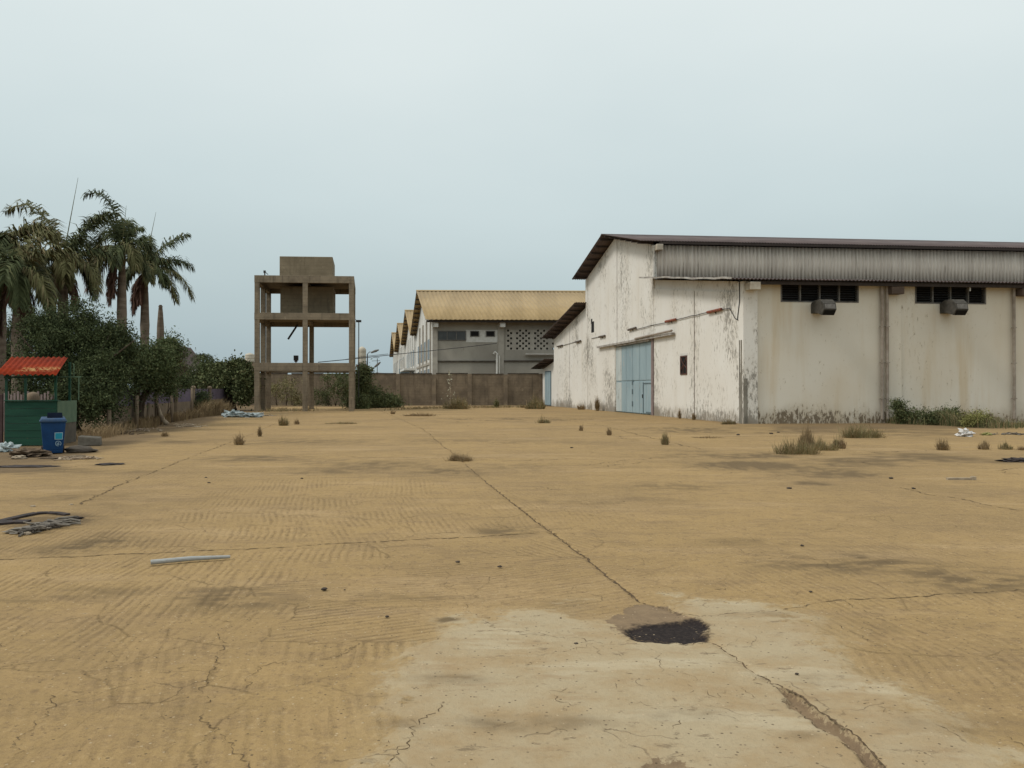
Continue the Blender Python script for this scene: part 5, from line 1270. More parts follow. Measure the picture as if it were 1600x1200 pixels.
for i, (x, y, w, h, k, tw_, lab) in enumerate((
    (713, 720, 46, 18, (D_, B_), True, "pale sprawling twiggy weed on the central joint of the yard"),
    (847, 661, 26, 13, (D_, W_g), True, "low straw coloured weed in front of the warehouse's rear wing"),
    (908, 673, 7, 11, B_, False, "tiny brown sprig on the right joint, smaller of the two"),
    (952, 680, 8, 14, B_, False, "thin brown sprig on the right joint between the sprig and the upright weed"),
    (1039, 695, 11, 22, (W_g, B_), False, "single upright green-brown weed in the joint before the blue door"),
    (1105, 684, 56, 5, (D_, B_), False, "flat strip of straw weeds lying in a joint before the grille window"),
    (1243, 709, 70, 36, (W_g, D_), False, "biggest weed clump, tall straw-green tuft beside the dark stain"),
    (1262, 702, 34, 52, (D_, B_), False, "tall straw seed heads standing over the biggest clump"),
    (1280, 703, 60, 26, (W_g, D_), False, "trailing right part of the biggest weed clump"),
    (1305, 700, 26, 22, (W_g, D_), False, "small green tuft at the right end of the biggest clump"),
    (1316, 701, 9, 19, B_, False, "narrow brown sprig just right of the biggest clump"),
    (1348, 684, 78, 36, (W_g, W_g, D_), False, "wide soft mound of grass near the warehouse foot"),
    (1472, 703, 18, 21, (B_, D_), False, "round brown weed ball standing alone on the right"),
    (1541, 702, 26, 19, (B_, D_), False, "wide brown weed ball near the right edge"),
    (1570, 702, 26, 16, (W_g, D_), False, "grey-green tuft touching the wide brown weed ball"),
    (1598, 703, 20, 8, (B_,), False, "flat brown weed cut by the right edge of the picture"),
    (374, 695, 15, 20, (D_, B_), False, "straw tuft on the left joint, nearer of two"),
    (406, 682, 12, 17, (D_, B_), True, "straw tuft on the left joint, farther of two"),
    (443, 665, 16, 16, (B_, W_g), False, "dark tuft in front of the tower's middle post, larger of a pair"),
    (464, 663, 9, 11, (B_, D_), False, "small brown tuft right of the larger one before the tower"),
    (614, 647, 8, 8, B_, False, "tiny brown tuft before the scrambling bush"),
    (655, 650, 58, 9, (B_, D_), False, "long flat brown weed patch before the boundary wall"),
    (535, 662, 60, 6, (W_g, B_), False, "long flat greenish weed strip before the tower's right post"),
    (258, 682, 12, 11, (B_, D_), False, "small dry tuft near the rubbish by the fence"),
    (908, 640, 13, 10, (D_, B_), False, "low dry tuft at the foot of the tall gable"),
    (933, 642, 12, 24, (D_, B_), True, "tall dry weed against the gable left of the blue door"),
    (1062, 654, 8, 15, (D_, B_), True, "dry sprig at the gable under the grille window"),
    (1084, 656, 12, 12, (D_, B_), True, "dry sprig in the gable groove right of the grille window"),
    (1139, 663, 26, 13, (B_, W_g), True, "dark spreading weed at the warehouse corner"),
    (836, 639, 32, 26, (W_g, W_g, D_), False, "tall grass clump by the small shed's doors"),
    (776, 637, 18, 14, ('bushgreen', W_g), True, "small leafy weed at the boundary wall"),
    (712, 639, 44, 26, (W_g, D_), True, "straggling weed under the pale stalk at the boundary wall"),
    (815, 637, 30, 8, (B_, W_g), False, "low brown weed at the boundary wall left of the tall grass clump"),
    (500, 1035, 1, 1, B_, False, "") )[:-1]):
    tuft("weed_tuft", x, y, w, h, lab, k, 100 + i, twiggy=tw_)
# tall pale stalk by the wall
rg = np.random.default_rng(9)
b = at(703, 639, 84); b.z = 0
pts = np.array([[b.x + rg.normal() * .10 + (1 if q < .3 else 0) * rg.normal() * .4, b.y + rg.normal() * .1, .4 + 3.0 * q] for q in rg.random(60)])
v, f = leaf_cloud(rg, pts, .24, -.2, .5)
o = thing("stalk_weed", b, "tall pale stalked weed against the boundary wall", "weed")
mkobj("leaves", v, f, MAT['pale'], o, False, False)
m = MB(); m.tube([b, (b.x + .05, b.y, 1.5), (b.x - .05, b.y, 3.3)], [.04, .03, .01], 5); m.build("stem", MAT['branch'], o)

def strip_grass(name, pts, n, hpx, keys, label, seed, depth=1.0):
    rng = np.random.default_rng(seed); vs, fs, mi = [], [], []
    P = [G(x, y) for x, y in pts]
    seg = np.array([(b - a).length for a, b in zip(P[:-1], P[1:])]); cum = np.concatenate([[0], np.cumsum(seg)]); cum /= cum[-1]
    clus = rng.random(max(6, n // 45))
    for k in range(n):
        q = float(np.clip(clus[rng.integers(len(clus))] + rng.normal() * .018, 0, 0.999)); i = int(np.searchsorted(cum, q, 'right') - 1); i = min(i, len(P) - 2)
        u = (q - cum[i]) / (cum[i + 1] - cum[i]); c = P[i].lerp(P[i + 1], u)
        ys_, hv = c.y / F, hpx[i] + (hpx[i + 1] - hpx[i]) * u
        H_ = hv * ys_ * rng.uniform(.3, 1.1)
        p = np.array([c.x + rng.normal() * .1, c.y + rng.normal() * .35 * depth, -.02]); a = rng.random() * 6.28
        ln = np.array([math.cos(a), math.sin(a), 0]) * rng.random() * .7; wb = max(.012, .6 * ys_); s_ = np.array([1, 0, 0]) * wb * .5
        q1 = p + (np.array([0, 0, 1]) + ln * .4) * H_ * .55; q2 = q1 + (np.array([0, 0, .6]) + ln * 1.3) * H_ * .5
        o = len(vs); vs += [p - s_, p + s_, q1 - s_ * .9, q1 + s_ * .9, q2]; fs += [(o, o + 1, o + 3, o + 2), (o + 2, o + 3, o + 4)]
        j = int(rng.random() * len(keys)); mi += [j, j]
    o = mkobj(name, np.array(vs), fs, [MAT[k] for k in keys], None, False, False, 0, mi)
    return tag(o, label, "weeds", None, "stuff")
strip_grass("weeds", [(1372, 660), (1410, 662), (1445, 663), (1480, 665), (1520, 668), (1600, 668), (1720, 668)], 3200, [10, 22, 18, 32, 26, 16, 16], (W_g, 'bushgreen', 'bushgreen', W_g, D_), "green weeds along the warehouse foot", 41, 1.6)
strip_grass("weeds", [(1180, 660), (1240, 659), (1300, 658), (1380, 658)], 420, [4, 6, 6, 8], (W_g, B_, D_), "thin line of weeds at the warehouse foot", 42, .4)
strip_grass("dry_grass", [(95, 690), (150, 686), (200, 674), (250, 662), (310, 652), (350, 648)], 3000, [22, 26, 24, 20, 20, 20], (D_, D_, B_, B_), "tall dry straw grass along the left fence", 43, 2.0)
strip_grass("dry_grass", [(316, 651), (335, 649), (352, 648)], 900, [30, 34, 24], (D_, B_, D_), "straw grass mound before the dense tree", 44, 2.4)
strip_grass("dry_grass", [(405, 643), (480, 642), (560, 642), (680, 638), (850, 636)], 1100, [8, 9, 7, 5, 6], (W_g, D_, B_), "low grass along the boundary wall", 45, 3.0)
# leafy weed and yellow plant in the strip
tree("weed_bush", tuple(G(1412, 662)), [ell(1410, 648, 40.5, 7, 9), ell(1403, 632, 40.5, 4, 7), ell(1425, 656, 40.5, 14, 6)], "dark leafy weed with a tall stem by the double downpipe", "weed", MAT['bushgreen'], 51, .12, 9, 8, .25, .02, None, 12, False)
tree("weed_bush", tuple(G(1530, 668)), [ell(1533, 655, 37, 16, 9), ell(1515, 660, 37, 10, 7)], "yellow-green leafy plant at the warehouse foot on the right", "weed", MAT['yellowleaf'], 52, .12, 9, 8, .25, .02, None, 12, False)
tree("weed_bush", tuple(G(1480, 664)), [ell(1484, 653, 39.5, 18, 10), ell(1455, 656, 39.5, 14, 7)], "dark green bushy weed below the right louvred window", "weed", MAT['bushgreen'], 53, .13, 10, 8, .3, .02, None, 14, False)

# ------------------------------------------------------------------ left fence and low wall
lw = thing("low_wall", (-17.6, 40, 0), "low tan wall with a purple painted top behind the fence posts", "wall")
wp = [(-16.0 - 0.19 * (Y - 30), Y) for Y in (35, 39, 43, 47, 52, 58, 66)]
for i, ((x0, y0), (x1, y1)) in enumerate(zip(wp[:-1], wp[1:])):
    g_ = 0.0
    m = MB(); m.hexa([(x0, y0, -.1), (x0 + .2, y0, -.1), (x1 + .2, y1 - .02, -.1), (x1, y1 - .02, -.1), (x0, y0, .95), (x0 + .2, y0, .95), (x1 + .2, y1 - .02, .95), (x1, y1 - .02, .95)]); m.build("lower_wall", MAT['lowwall'], lw)
    m = MB(); m.hexa([(x0 + .03, y0, .952), (x0 + .16, y0, .952), (x1 + .16, y1 - .02, .952), (x1 + .03, y1 - .02, .952), (x0 + .03, y0, 1.72), (x0 + .16, y0, 1.72), (x1 + .16, y1 - .02, 1.72), (x1 + .03, y1 - .02, 1.72)]); m.build("upper_panel", MAT['purple'], lw)
    if i > 1:
        m = MB(); m.lathe((x1 + .25, y1, 0), [(.13, 0), (.12, 1.72), (.17, 1.74), (.17, 1.84), (.06, 1.92)], 8); m.build("pillar", MAT['bpillar'], lw)
for (x, y, yt, lab, ln) in ((213, 671, 618, "dark rough fence post nearest the dark tree", .02), (245, 664, 607, "pale fence post with the bleached branch leaning on it", -.03), (300, 653, 606, "square pale fence post farthest along the fence", 0), (170, 677, 640, "short dark stake in the grass under the dark tree", .03), (268, 660, 618, "thin fence post between the leaning branch and the square post", 0.01), (231, 666, 630, "broken fence stake left of the leaning branch", .04)):
    b = G(x, y); h = CAMH - (yt - HOR) / F * b.y
    m = MB(); m.tube([b, b + Vector((ln * h * .5, 0.02, h * .5)), b + Vector((ln * h, 0, h))], [.085, .08, .07], 7)
    solo(m, "fence_post", MAT['wood'], b, lab, "fence post", "posts of the left fence", smooth=True)
m = MB(); P = [G(262, 664), G(256, 664), G(249, 664), G(247, 664)]; Yb = P[0].y
m.tube([at(262, 663, Yb), at(255, 657, Yb), at(250, 646, Yb), at(247, 634, Yb), at(244, 628, Yb)], [.12, .12, .10, .07, .05], 8); m.tube([at(247, 630, Yb), at(238, 624, Yb), at(231, 621, Yb)], [.045, .035, .02], 6); m.tube([at(249, 643, Yb), at(254, 650, Yb), at(257, 660, Yb)], [.03, .03, .02], 5)
solo(m, "dead_branch", MAT['branch'], G(262, 664), "bleached curved branch leaning against a fence post", "branch", smooth=True)

# far things over the wall: house, tanks, shed, lamps
hz = thing("house", at(270, 640, 108), "maroon roofed house with a white wall beyond the trees", "house")
hz.location.z = 0; hc = hz.location
xa, xr, ya, ye = at(262, 536, 108), at(293, 575, 108), 0, 0
m = MB()
xl = xa.x - (xr.x - xa.x)
m.prism([(xl, 108, xr.z), (xa.x, 108, xa.z), (xr.x, 108, xr.z), (xr.x, 108, xr.z - .18), (xa.x, 108, xa.z - .2), (xl, 108, xr.z - .18)], [(xl - 2, 121, xr.z), (xa.x - 2, 121, xa.z), (xr.x - 2, 121, xr.z), (xr.x - 2, 121, xr.z - .18), (xa.x - 2, 121, xa.z - .2), (xl - 2, 121, xr.z - .18)]); m.build("roof", MAT['houseroof'], hz)
m = MB(); m.prism([(xl + .7, 109, 0), (xr.x - .3, 109, 0), (xr.x - .3, 109, xr.z - .0), (xa.x, 109, xa.z - .5), (xl + .7, 109, xr.z)], [(xl - .6, 120, 0), (xr.x - 2.2, 120, 0), (xr.x - 2.2, 120, xr.z), (xa.x - 1.8, 120, xa.z - .5), (xl - .6, 120, xr.z)]); m.build("gable_wall", MAT['houseroof'], hz)
m = MB(); m.box((xr.x - .2, 109.5, 0), (at(335, 600, 110).x, 110, at(300, 577.5, 110).z)); m.build("side_wall", MAT['housewall'], hz)
def far_tank(x, y0, y1, w, Y, lab, stand=True):
    b = at(x, y1, Y); t_ = at(x, y0, Y).z; r = w / 2 * Y / F
    o = thing("storage_tank", (b.x, Y, 0), lab, "water tank")
    m = MB(); m.lathe((b.x, Y, b.z), [(r * .95, 0), (r, .1), (r, (t_ - b.z) * .3), (r * .96, (t_ - b.z) * .32), (r, (t_ - b.z) * .36), (r, (t_ - b.z) * .62), (r * .96, (t_ - b.z) * .65), (r, (t_ - b.z) * .7), (r * .98, (t_ - b.z) * .85), (r * .7, (t_ - b.z) * .95), (r * .3, t_ - b.z), (.05, t_ - b.z + .05)], 18); m.build("tank", MAT['cream'], o, True)
    m = MB()
    for dx, dy in ((-1, -1), (1, -1), (1, 1), (-1, 1)): m.tube([(b.x + dx * r * .7, Y + dy * r * .7, 0), (b.x + dx * r * .7, Y + dy * r * .7, b.z - .25)], .12, 6)
    m.box((b.x - r * 1.2, Y - r * 1.1, b.z - .25), (b.x + r * 1.2, Y + r * 1.1, b.z - .01)); m.build("stand", MAT['rust'], o)
    return o
far_tank(390, 552, 566, 14, 100, "cream domed water tank left of the concrete tower")
o = far_tank(565.5, 542, 570, 13, 95, "cream ribbed water tank right of the concrete tower")
b = at(565, 571, 94); m = MB(); m.tube([(b.x - .3, 93.6, b.z), (b.x + .35, 93.6, b.z + .05), (b.x + .45, 93.6, b.z - .6), (b.x + .45, 93.6, 0.5)], .10, 7); m.build("outlet_pipe", MAT['dkmetal'], o)
def at_beam():
    o = thing("shed_frame", (at(388, 600, 96).x, 96, 0), "low tan beam roof under the left cream tank", "shed")
    a, b = at(378, 566.5, 96), at(400, 574.5, 96)
    m = MB(); m.box((a.x - 3.5, 96, b.z), (b.x, 98.4, a.z)); m.build("roof_slab", MAT['lowwall'], o)
    m = MB()
    for q in (0.1, .5, .9): m.box((a.x - 3.4 + q * (b.x - a.x + 3), 96.2, 0), (a.x - 3.1 + q * (b.x - a.x + 3), 96.5, b.z)); 
    m.build("wall", MAT['housewall'], o)
at_beam()
o = thing("far_shed", (at(590, 600, 125).x, 125, 0), "low pale gabled shed far beyond the wall, left of the factory", "shed")
a, c, d = at(571, 587, 125), at(589, 581.5, 125), at(607, 587, 125)
m = MB(); m.prism([tuple(a), tuple(c), tuple(d), (d.x, 125, d.z - .2), (c.x, 125, c.z - .25), (a.x, 125, a.z - .2)], [(p.x, 139, p.z + dz) for p, dz in ((a, 0), (c, 0), (d, 0), (d, -.2), (c, -.25), (a, -.2))]); m.build("roof", MAT['fardust'], o)
m = MB(); m.prism([(a.x + .3, 125.6, 0), (d.x - .3, 125.6, 0), (d.x - .3, 125.6, d.z - .25), (c.x, 125.6, c.z - .3), (a.x + .3, 125.6, a.z - .25)], [(a.x + .3, 138, 0), (d.x - .3, 138, 0), (d.x - .3, 138, d.z - .25), (c.x, 138, c.z - .3), (a.x + .3, 138, a.z - .25)]); m.build("wall", MAT['housewall'], o)
def slamp(xp, yt, xh, yh, Y, lab):
    b = at(xp, 600, Y); b.z = 0; t_ = at(xp, yt, Y); h = at(xh, yh, Y)
    o = thing("street_lamp", b, lab, "street lamp")
    m = MB(); m.tube([b, t_], [.10, .06], 6); m.tube([t_, t_.lerp(h, .5) + Vector((0, 0, .15)), h], .04, 5); m.build("pole", MAT['dkmetal'], o)
    m = MB(); q = (h - t_).normalized(); m.tube([h - q * .1, h + q * .5, h + q * .9], [.1, .16, .06], 7); m.build("lamp_head", MAT['frame'], o)
slamp(574, 553, 581, 550.5, 100, "far street lamp with a flat head just right of the cream tank")
slamp(573, 584, 586, 573, 104, "low floodlight arm over the wall between tower and factory")
o = thing("antenna_mast", (at(589, 600, 120).x, 120, 0), "thin antenna mast over the far shed roof", "antenna")
b = at(589, 582, 120); m = MB(); m.tube([(b.x, 120, 0), at(589.5, 560, 120)], .05, 5); m.build("mast", MAT['dkmetal'], o)
m = MB(); p = at(588.5, 564, 120); m.tube([p + Vector((-.7, 0, 0)), p + Vector((.5, 0, .05))], .03, 4); m.tube([p + Vector((-.5, 0, .5)), p + Vector((.4, 0, .5))], .03, 4); m.build("cross_bar", MAT['dkmetal'], o)
m = MB(); A_, B2 = at(497, 566, 70), at(776, 537, 97.5)
px_ = [(497, 566, 70), (560, 560, 75), (606, 555, 80), (678, 547.5, 87), (728, 542.2, 93), (776, 536.5, 97.8)]
m.tube([at(*p) for p in px_], .035, 5); solo(m, "overhead_cable", MAT['wire'], tuple(at(*px_[0])), "black cable sagging from the tower to the factory wall", "cable")
m = MB(); m.tube([at(606, 553, 92), at(570, 557, 90), at(540, 561.5, 88)], .025, 4); solo(m, "overhead_cable", MAT['wire'], tuple(at(606, 553, 92)), "second thin cable running left from the factory gables", "cable")

# ------------------------------------------------------------------ the kiosk
kz0 = thing("kiosk", (-14.35, 24.8, 0), "small green kiosk with a red corrugated roof at the left edge", "kiosk")
def Q(s, t, z): return Vector((-15.15 + s - 0.24 * t, 24.8 + t, z))
def kroof(): 
    m = MB()
    n = 66; vs, fs = [], []
    for j, (t_, z, s0) in enumerate(((-0.4, 2.13, -.12), (1.75, 2.72, -.42))):
        for i in range(n + 1):
            s = s0 + 1.82 * i / n; w = .022 * math.sin(2 * math.pi * i / 6)
            p = Q(s, t_, z + w); vs += [p, p - Vector((0, 0, .012))]
    N = 2 * (n + 1)
    for i in range(n):
        a = 2 * i; fs += [(a, a + 2, N + a + 2, N + a), (a + 1, N + a + 1, N + a + 3, a + 3), (a, a + 1, a + 3, a + 2), (N + a, N + a + 2, N + a + 3, N + a + 1)]
    m.add(vs, fs); return m
kroof().build("roof", MAT['redroof'], kz0, True)
m = MB()
zz = [0.02, .24, .46, .68, .90, 1.12]
for z in zz: m.box((0.04, 0.0 + .006 * (zz.index(z) % 2), z), (1.58, 0.03, z + .212), Q)
m.build("counter_front", MAT['kgreen'], kz0, bevel=.006)
m = MB(); m.box((1.585, 0.02, .66), (1.612, 2.0, 1.34), Q); m.build("side_panel", MAT['kgreen2'], kz0)
m = MB(); m.box((1.56, 0.02, .02), (1.60, 2.0, .655), Q); m.build("side_panel", MAT['kgrey'], kz0)
m = MB(); m.box((0.04, 1.96, .02), (1.58, 2.0, 1.2), Q); m.box((0.0, .04, .02), (0.03, 1.95, 1.3), Q); m.build("back_panel", MAT['kgrey'], kz0)
m = MB(); m.box((0.02, -.05, 1.335), (1.62, .28, 1.37), Q); m.build("counter_top", MAT['kgreen'], kz0, bevel=.006)
for s, t_, z in ((0.06, .06, 2.14), (1.53, .06, 2.14), (1.53, 1.5, 2.55), (.1, 1.6, 2.55)):
    m = MB(); m.box((s - .035, t_ - .035, 0), (s + .035, t_ + .035, z), Q); m.build("post", MAT['kgreen'], kz0)
m = MB(); m.box((1.3, .9, 2.06), (2.05, .94, 2.10), Q); m.tube([Q(1.98, .9, 1.36), Q(1.98, .92, 2.08)], .02, 6); m.tube([Q(1.72, 1.3, 2.08), Q(1.72, 1.3, 2.5)], .015, 5); m.build("side_rail", MAT['kgreen2'], kz0)
m = MB(); m.box((0.0, 0.0, 2.03), (1.6, .05, 2.08), Q); m.build("roof_beam", MAT['kgreen'], kz0)
m = MB(); c = at(51.5, 628, 27.2); m.lathe((c.x, c.y, 0.75), [(.20, 0), (.20, .62), (.20, .70), (.17, .79), (.10, .84), (.02, .86)], 16)
solo(m, "stone_bollard", MAT['lowwall'], (c.x, c.y, .75), "round topped tan drum standing behind the kiosk counter", "drum", smooth=True)
pf = thing("picket_fence", at(60, 640, 31), "pinkish picket fence seen through the kiosk opening", "fence")
pf.location.z = 0; b0 = pf.location
m = MB()
for i in range(20):
    x = b0.x - 1.8 + i * .125; m.box((x, b0.y, 0.1), (x + .07, b0.y + .03, 1.50 + .06 * ((i * 7) % 3)))
m.build("pickets", MAT['pinkpaint'], pf)
m = MB(); m.box((b0.x - 1.65, b0.y + .031, .5), (b0.x + .72, b0.y + .07, .6)); m.box((b0.x - 1.65, b0.y + .031, 1.2), (b0.x + .72, b0.y + .07, 1.3)); m.build("rail", MAT['wood'], pf)
b = G(-2, 694); m = MB(); m.hexa([tuple(b + Vector(v)) for v in ((-.12, 0, 0), (.12, 0, 0), (.12, .06, 0), (-.12, .06, 0), (-.16, .1, 1.5), (.06, .1, 1.55), (.06, .16, 1.55), (-.16, .16, 1.5))])
solo(m, "wooden_board", m_plain("maroon_board", (0.075, 0.045, 0.04), None, 4, .85), b, "dark maroon board standing upright at the kiosk's left side", "board", bevel=.01)

# ------------------------------------------------------------------ wheelie bin
bc = G(83.5, 710); bc.y += 0.30; bc.x -= 0.17
bn = thing("wheelie_bin", (bc.x, bc.y, 0), "blue wheelie bin with a cyan sticker in front of the kiosk", "wheelie bin")
ca, sa_ = math.cos(rad(30)), math.sin(rad(30))
def Bn(x, y, z): return Vector((bc.x + x * ca - y * sa_, bc.y + x * sa_ + y * ca, z))
m = MB(); 
def ring(hw, hd, z, yo=0): return [(-hw, -hd + yo, z), (hw, -hd + yo, z), (hw, hd + yo, z), (-hw, hd + yo, z)]
lv = [ring(.215, .20, .02, .03), ring(.225, .215, .10, .03), ring(.285, .30, .80), ring(.29, .305, .84)]
for a, b in zip(lv[:-1], lv[1:]): m.hexa([Bn(*p) for p in a + b])
bd = m.build("body", MAT['binblue'], bn, bevel=.012)
m = MB(); m.hexa([Bn(*p) for p in ring(.315, .33, .835) + ring(.315, .33, .885)]); m.build("rim", MAT['binlid'], bn, bevel=.015)
m = MB(); m.hexa([Bn(*p) for p in ring(.30, .31, .887) + [(-.27, -.27, .935), (.27, -.27, .935), (.27, .29, .97), (-.27, .29, .97)]])
ld = m.build("lid", MAT['binlid'], bn, bevel=.015)
m = MB(); m.hexa([Bn(*p) for p in [(-.14, -.16, .94), (.22, -.16, .94), (.22, .20, .95), (-.14, .20, .95), (-.13, .02, 1.075), (.21, .02, 1.075), (.21, .20, 1.075), (-.13, .20, 1.075)]]); m.build("flap", MAT['binflap'], ld, bevel=.01)
m = MB(); m.tube([Bn(-.22, .36, .86), Bn(.22, .36, .86)], .022, 8); m.box((-.24, .30, .845), (-.20, .37, .88), Bn); m.box((.20, .30, .845), (.24, .37, .88), Bn); m.build("handle", MAT['binblue'], bn)
for s in (-1, 1):
    m = MB(); m.tube([Bn(s * .20, .22, .10), Bn(s * .27, .22, .10)], .10, 14); m.build("wheel", MAT['rubber'], bn)
def fy(z): return -.30 + (0.80 - z) / .70 * .085
def face(x, z, off): return Bn(x, fy(z) - off, z)
m = MB(); m.hexa([face(.03, .38, .004), face(.215, .38, .004), face(.22, .565, .004), face(.03, .565, .004), face(.03, .38, .010), face(.215, .38, .010), face(.22, .565, .010), face(.03, .565, .010)]); stk = m.build("sticker_border", MAT['mark'], bn)
m = MB(); m.hexa([face(.045, .395, .0115), face(.203, .395, .0115), face(.207, .55, .0115), face(.045, .55, .0115), face(.045, .395, .0135), face(.203, .395, .0135), face(.207, .55, .0135), face(.045, .55, .0135)]); m.build("sticker", MAT['cyan'], stk)
m = MB()
cx_, cz_ = .115, .275
for i in range(22):
    if 16 < i < 19: continue
    a, b = 2 * math.pi * i / 22, 2 * math.pi * (i + 1) / 22
    pts = [(cx_ + r * math.cos(w), cz_ + r * math.sin(w)) for r, w in ((.058, a), (.058, b), (.070, b), (.070, a))]
    m.hexa([face(x, z, .004) for x, z in pts] + [face(x, z, .007) for x, z in pts])
def stroke(p, q, w):
    dx, dz = q[0] - p[0], q[1] - p[1]; L = math.hypot(dx, dz); nx, nz_ = -dz / L * w / 2, dx / L * w / 2
    pts = [(p[0] + nx, p[1] + nz_), (p[0] - nx, p[1] - nz_), (q[0] - nx, q[1] - nz_), (q[0] + nx, q[1] + nz_)]
    m.hexa([face(cx_ + x, cz_ + z, .004) for x, z in pts] + [face(cx_ + x, cz_ + z, .0075) for x, z in pts])
stroke((.012, .028), (.010, -.004), .016); stroke((.010, -.005), (.022, -.040), .010); stroke((.009, -.005), (-.004, -.040), .010); stroke((.008, .022), (-.022, .002), .009); stroke((.008, .036), (.018, .044), .014)
stroke((-.036, -.004), (-.016, -.004), .007); stroke((-.032, -.006), (-.030, -.038), .008); stroke((-.030, -.036), (-.018, -.036), .008); stroke((-.020, -.006), (-.020, -.034), .008)
m.build("emblem", MAT['mark'], bn, recalc=False)

# ------------------------------------------------------------------ litter and loose things
b = G(136, 697); m = MB()
def Bl(x, y, z): return Vector((b.x + x * .95 - y * .3, b.y + x * .3 + y * .95 + .25, z))
m.hexa([Bl(-.33, -.2, 0), Bl(.28, -.2, 0), Bl(.28, .2, 0), Bl(-.33, .2, 0), Bl(-.33, -.2, .30), Bl(.26, -.18, .24), Bl(.26, .2, .26), Bl(-.33, .2, .31)])
solo(m, "concrete_block", MAT['block'], b + Vector((0, .25, 0)), "grey hollow concrete block beside the kiosk's corner", "block", bevel=.03)
b = G(124, 707); m = MB(); m.blob((b.x, b.y + .1, 0), (.40, .26, .11), 4, .16, 22)
solo(m, "sandbag", MAT['sack'], b, "flat dirty sack lying right of the blue bin", "sack", smooth=True)
b = G(9, 706); m = MB(); m.blob((b.x, b.y + .1, 0), (.26, .22, .15), 8, .34, 24, True, 2.6)
solo(m, "plastic_bag", MAT['plasticbag'], b, "pale blue plastic bag of rubbish at the left edge", "plastic bag")
b = G(42, 714); m = MB(); m.blob((b.x, b.y + .1, 0), (.42, .32, .13), 12, .38, 26, True, 2.8)
solo(m, "rubbish_heap", MAT['dirt'], b, "brown heap of soil and rubbish left of the blue bin", "rubbish heap")
b = G(30, 717); m = MB(); m.blob((b.x, b.y, 0), (.16, .14, .05), 14, .35, 16, True, 3)
solo(m, "paper_scrap", MAT['palestone'], b, "crumpled pale paper in front of the brown heap", "litter")
b = G(122, 713); m = MB(); m.hexa([tuple(b + Vector(v)) for v in ((-.17, -.05, .004), (.17, -.02, .004), (.16, .07, .004), (-.15, .05, .004), (-.17, -.05, .03), (.17, -.02, .035), (.16, .07, .03), (-.15, .05, .025))])
solo(m, "timber_offcut", MAT['palestone'], b, "pale flat wood offcut right of the bin's foot", "wood piece")
b = G(-35, 715); m = MB(); m.blob((b.x, b.y, 0), (.3, .25, .1), 17, .35, 18, True, 3)
for i, (x, y, rx, rz, key, lab) in enumerate(((95, 716, 30, .02, 'dirt', "dark flattened rubbish under the blue bin"), (40, 729, 46, .015, 'rubber', "flattened dark plastic strip lying before the kiosk"), (171, 726, 18, .02, 'rubber', "dark flat rag alone on the concrete right of the bin"))):
    b = G(x, y); m = MB(); m.blob((b.x, b.y, 0), (rx * b.y / F, .22 if i else .3, rz), 20 + i, .35, 24, True, 3); solo(m, "flat_litter", MAT[key], b, lab, "litter")
def twigs(x, y, w, n, seed, key, label, name="twig_heap", h=.12):
    rng_ = random.Random(seed); b = G(x, y); W_ = w * b.y / F; m = MB()
    for k in range(n):
        p = b + Vector((rng_.gauss(0, .28) * W_, rng_.gauss(0, .2) * W_ * .7, rng_.uniform(.01, h)))
        a = rng_.uniform(0, 6.28); l = rng_.uniform(.12, .5) * .6
        q = p + Vector((math.cos(a) * l, math.sin(a) * l, rng_.uniform(-.03, .05))); q.z = max(q.z, .01)
        m.tube([p, p.lerp(q, .5) + Vector((0, 0, .015)), q], [.014, .012, .006], 4)
    for k in range(n // 3):
        p = b + Vector((rng_.gauss(0, .25) * W_, rng_.gauss(0, .18) * W_ * .6, 0)); r = rng_.uniform(.04, .11); m.blob(tuple(p), (r, r * .8, r * .4), seed + k, .4, 8)
    return solo(m, name, [MAT[k_] for k_ in (key,)], b, label, "debris")
twigs(212, 674, 60, 60, 1, 'branch', "heap of dry twigs and rubble at the near fence post")
twigs(190, 679, 40, 30, 2, 'bark', "dark scatter of twigs left of the pale twig heap")
twigs(296, 667, 44, 46, 3, 'palestone', "pale rubble and twigs beyond the leaning branch")
twigs(412, 650, 46, 36, 4, 'palestone', "pale scattered debris at the tower's left foot", h=.08)
twigs(120, 718, 60, 30, 5, 'branch', "scattered scraps in front of the bin and sack", h=.04)
b = G(378, 652); m = MB()
for k in range(9):
    rr = random.Random(60 + k); m.blob((b.x + rr.uniform(-.8, .8), b.y + rr.uniform(-.3, .5), 0), (rr.uniform(.3, .6), rr.uniform(.25, .4), rr.uniform(.12, .25)), 30 + k, .42, 18, True, 3)
solo(m, "sheeting_heap", MAT['bluesheet'], b, "crumpled heap of blue-grey sheeting left of the tower", "plastic sheeting")
# rubber strips and rag on the near left slab
b = G(50, 812); m = MB()
def strip(m, px, w, h=.018):
    P = [G(x, y) + Vector((0, 0, dz)) for x, y, dz in px]
    for i in range(len(P) - 1):
        a, c = P[i], P[i + 1]; d = (c - a); d.z = 0; d.normalize(); n_ = Vector((-d.y, d.x, 0)) * w / 2
        ww = 1 - .5 * abs((i + .5) / (len(P) - 1) - .5)
        m.hexa([a - n_ * ww + Vector((0, 0, -.008)), a + n_ * ww, c + n_ * ww, c - n_ * ww, a - n_ * ww + Vector((0, 0, h)), a + n_ * ww + Vector((0, 0, h * 1.2)), c + n_ * ww + Vector((0, 0, h * 1.2)), c - n_ * ww + Vector((0, 0, h))])
strip(m, [(-60, 822, .01), (-10, 819, .012), (15, 813, .012), (38, 808, .014), (58, 804, .014), (75, 803, .012), (92, 804, .012), (106, 806, .01)], .10)
solo(m, "rubber_strip", MAT['rubber'], G(106, 806), "long curved black rubber strip lying on the left slab", "rubber strip")
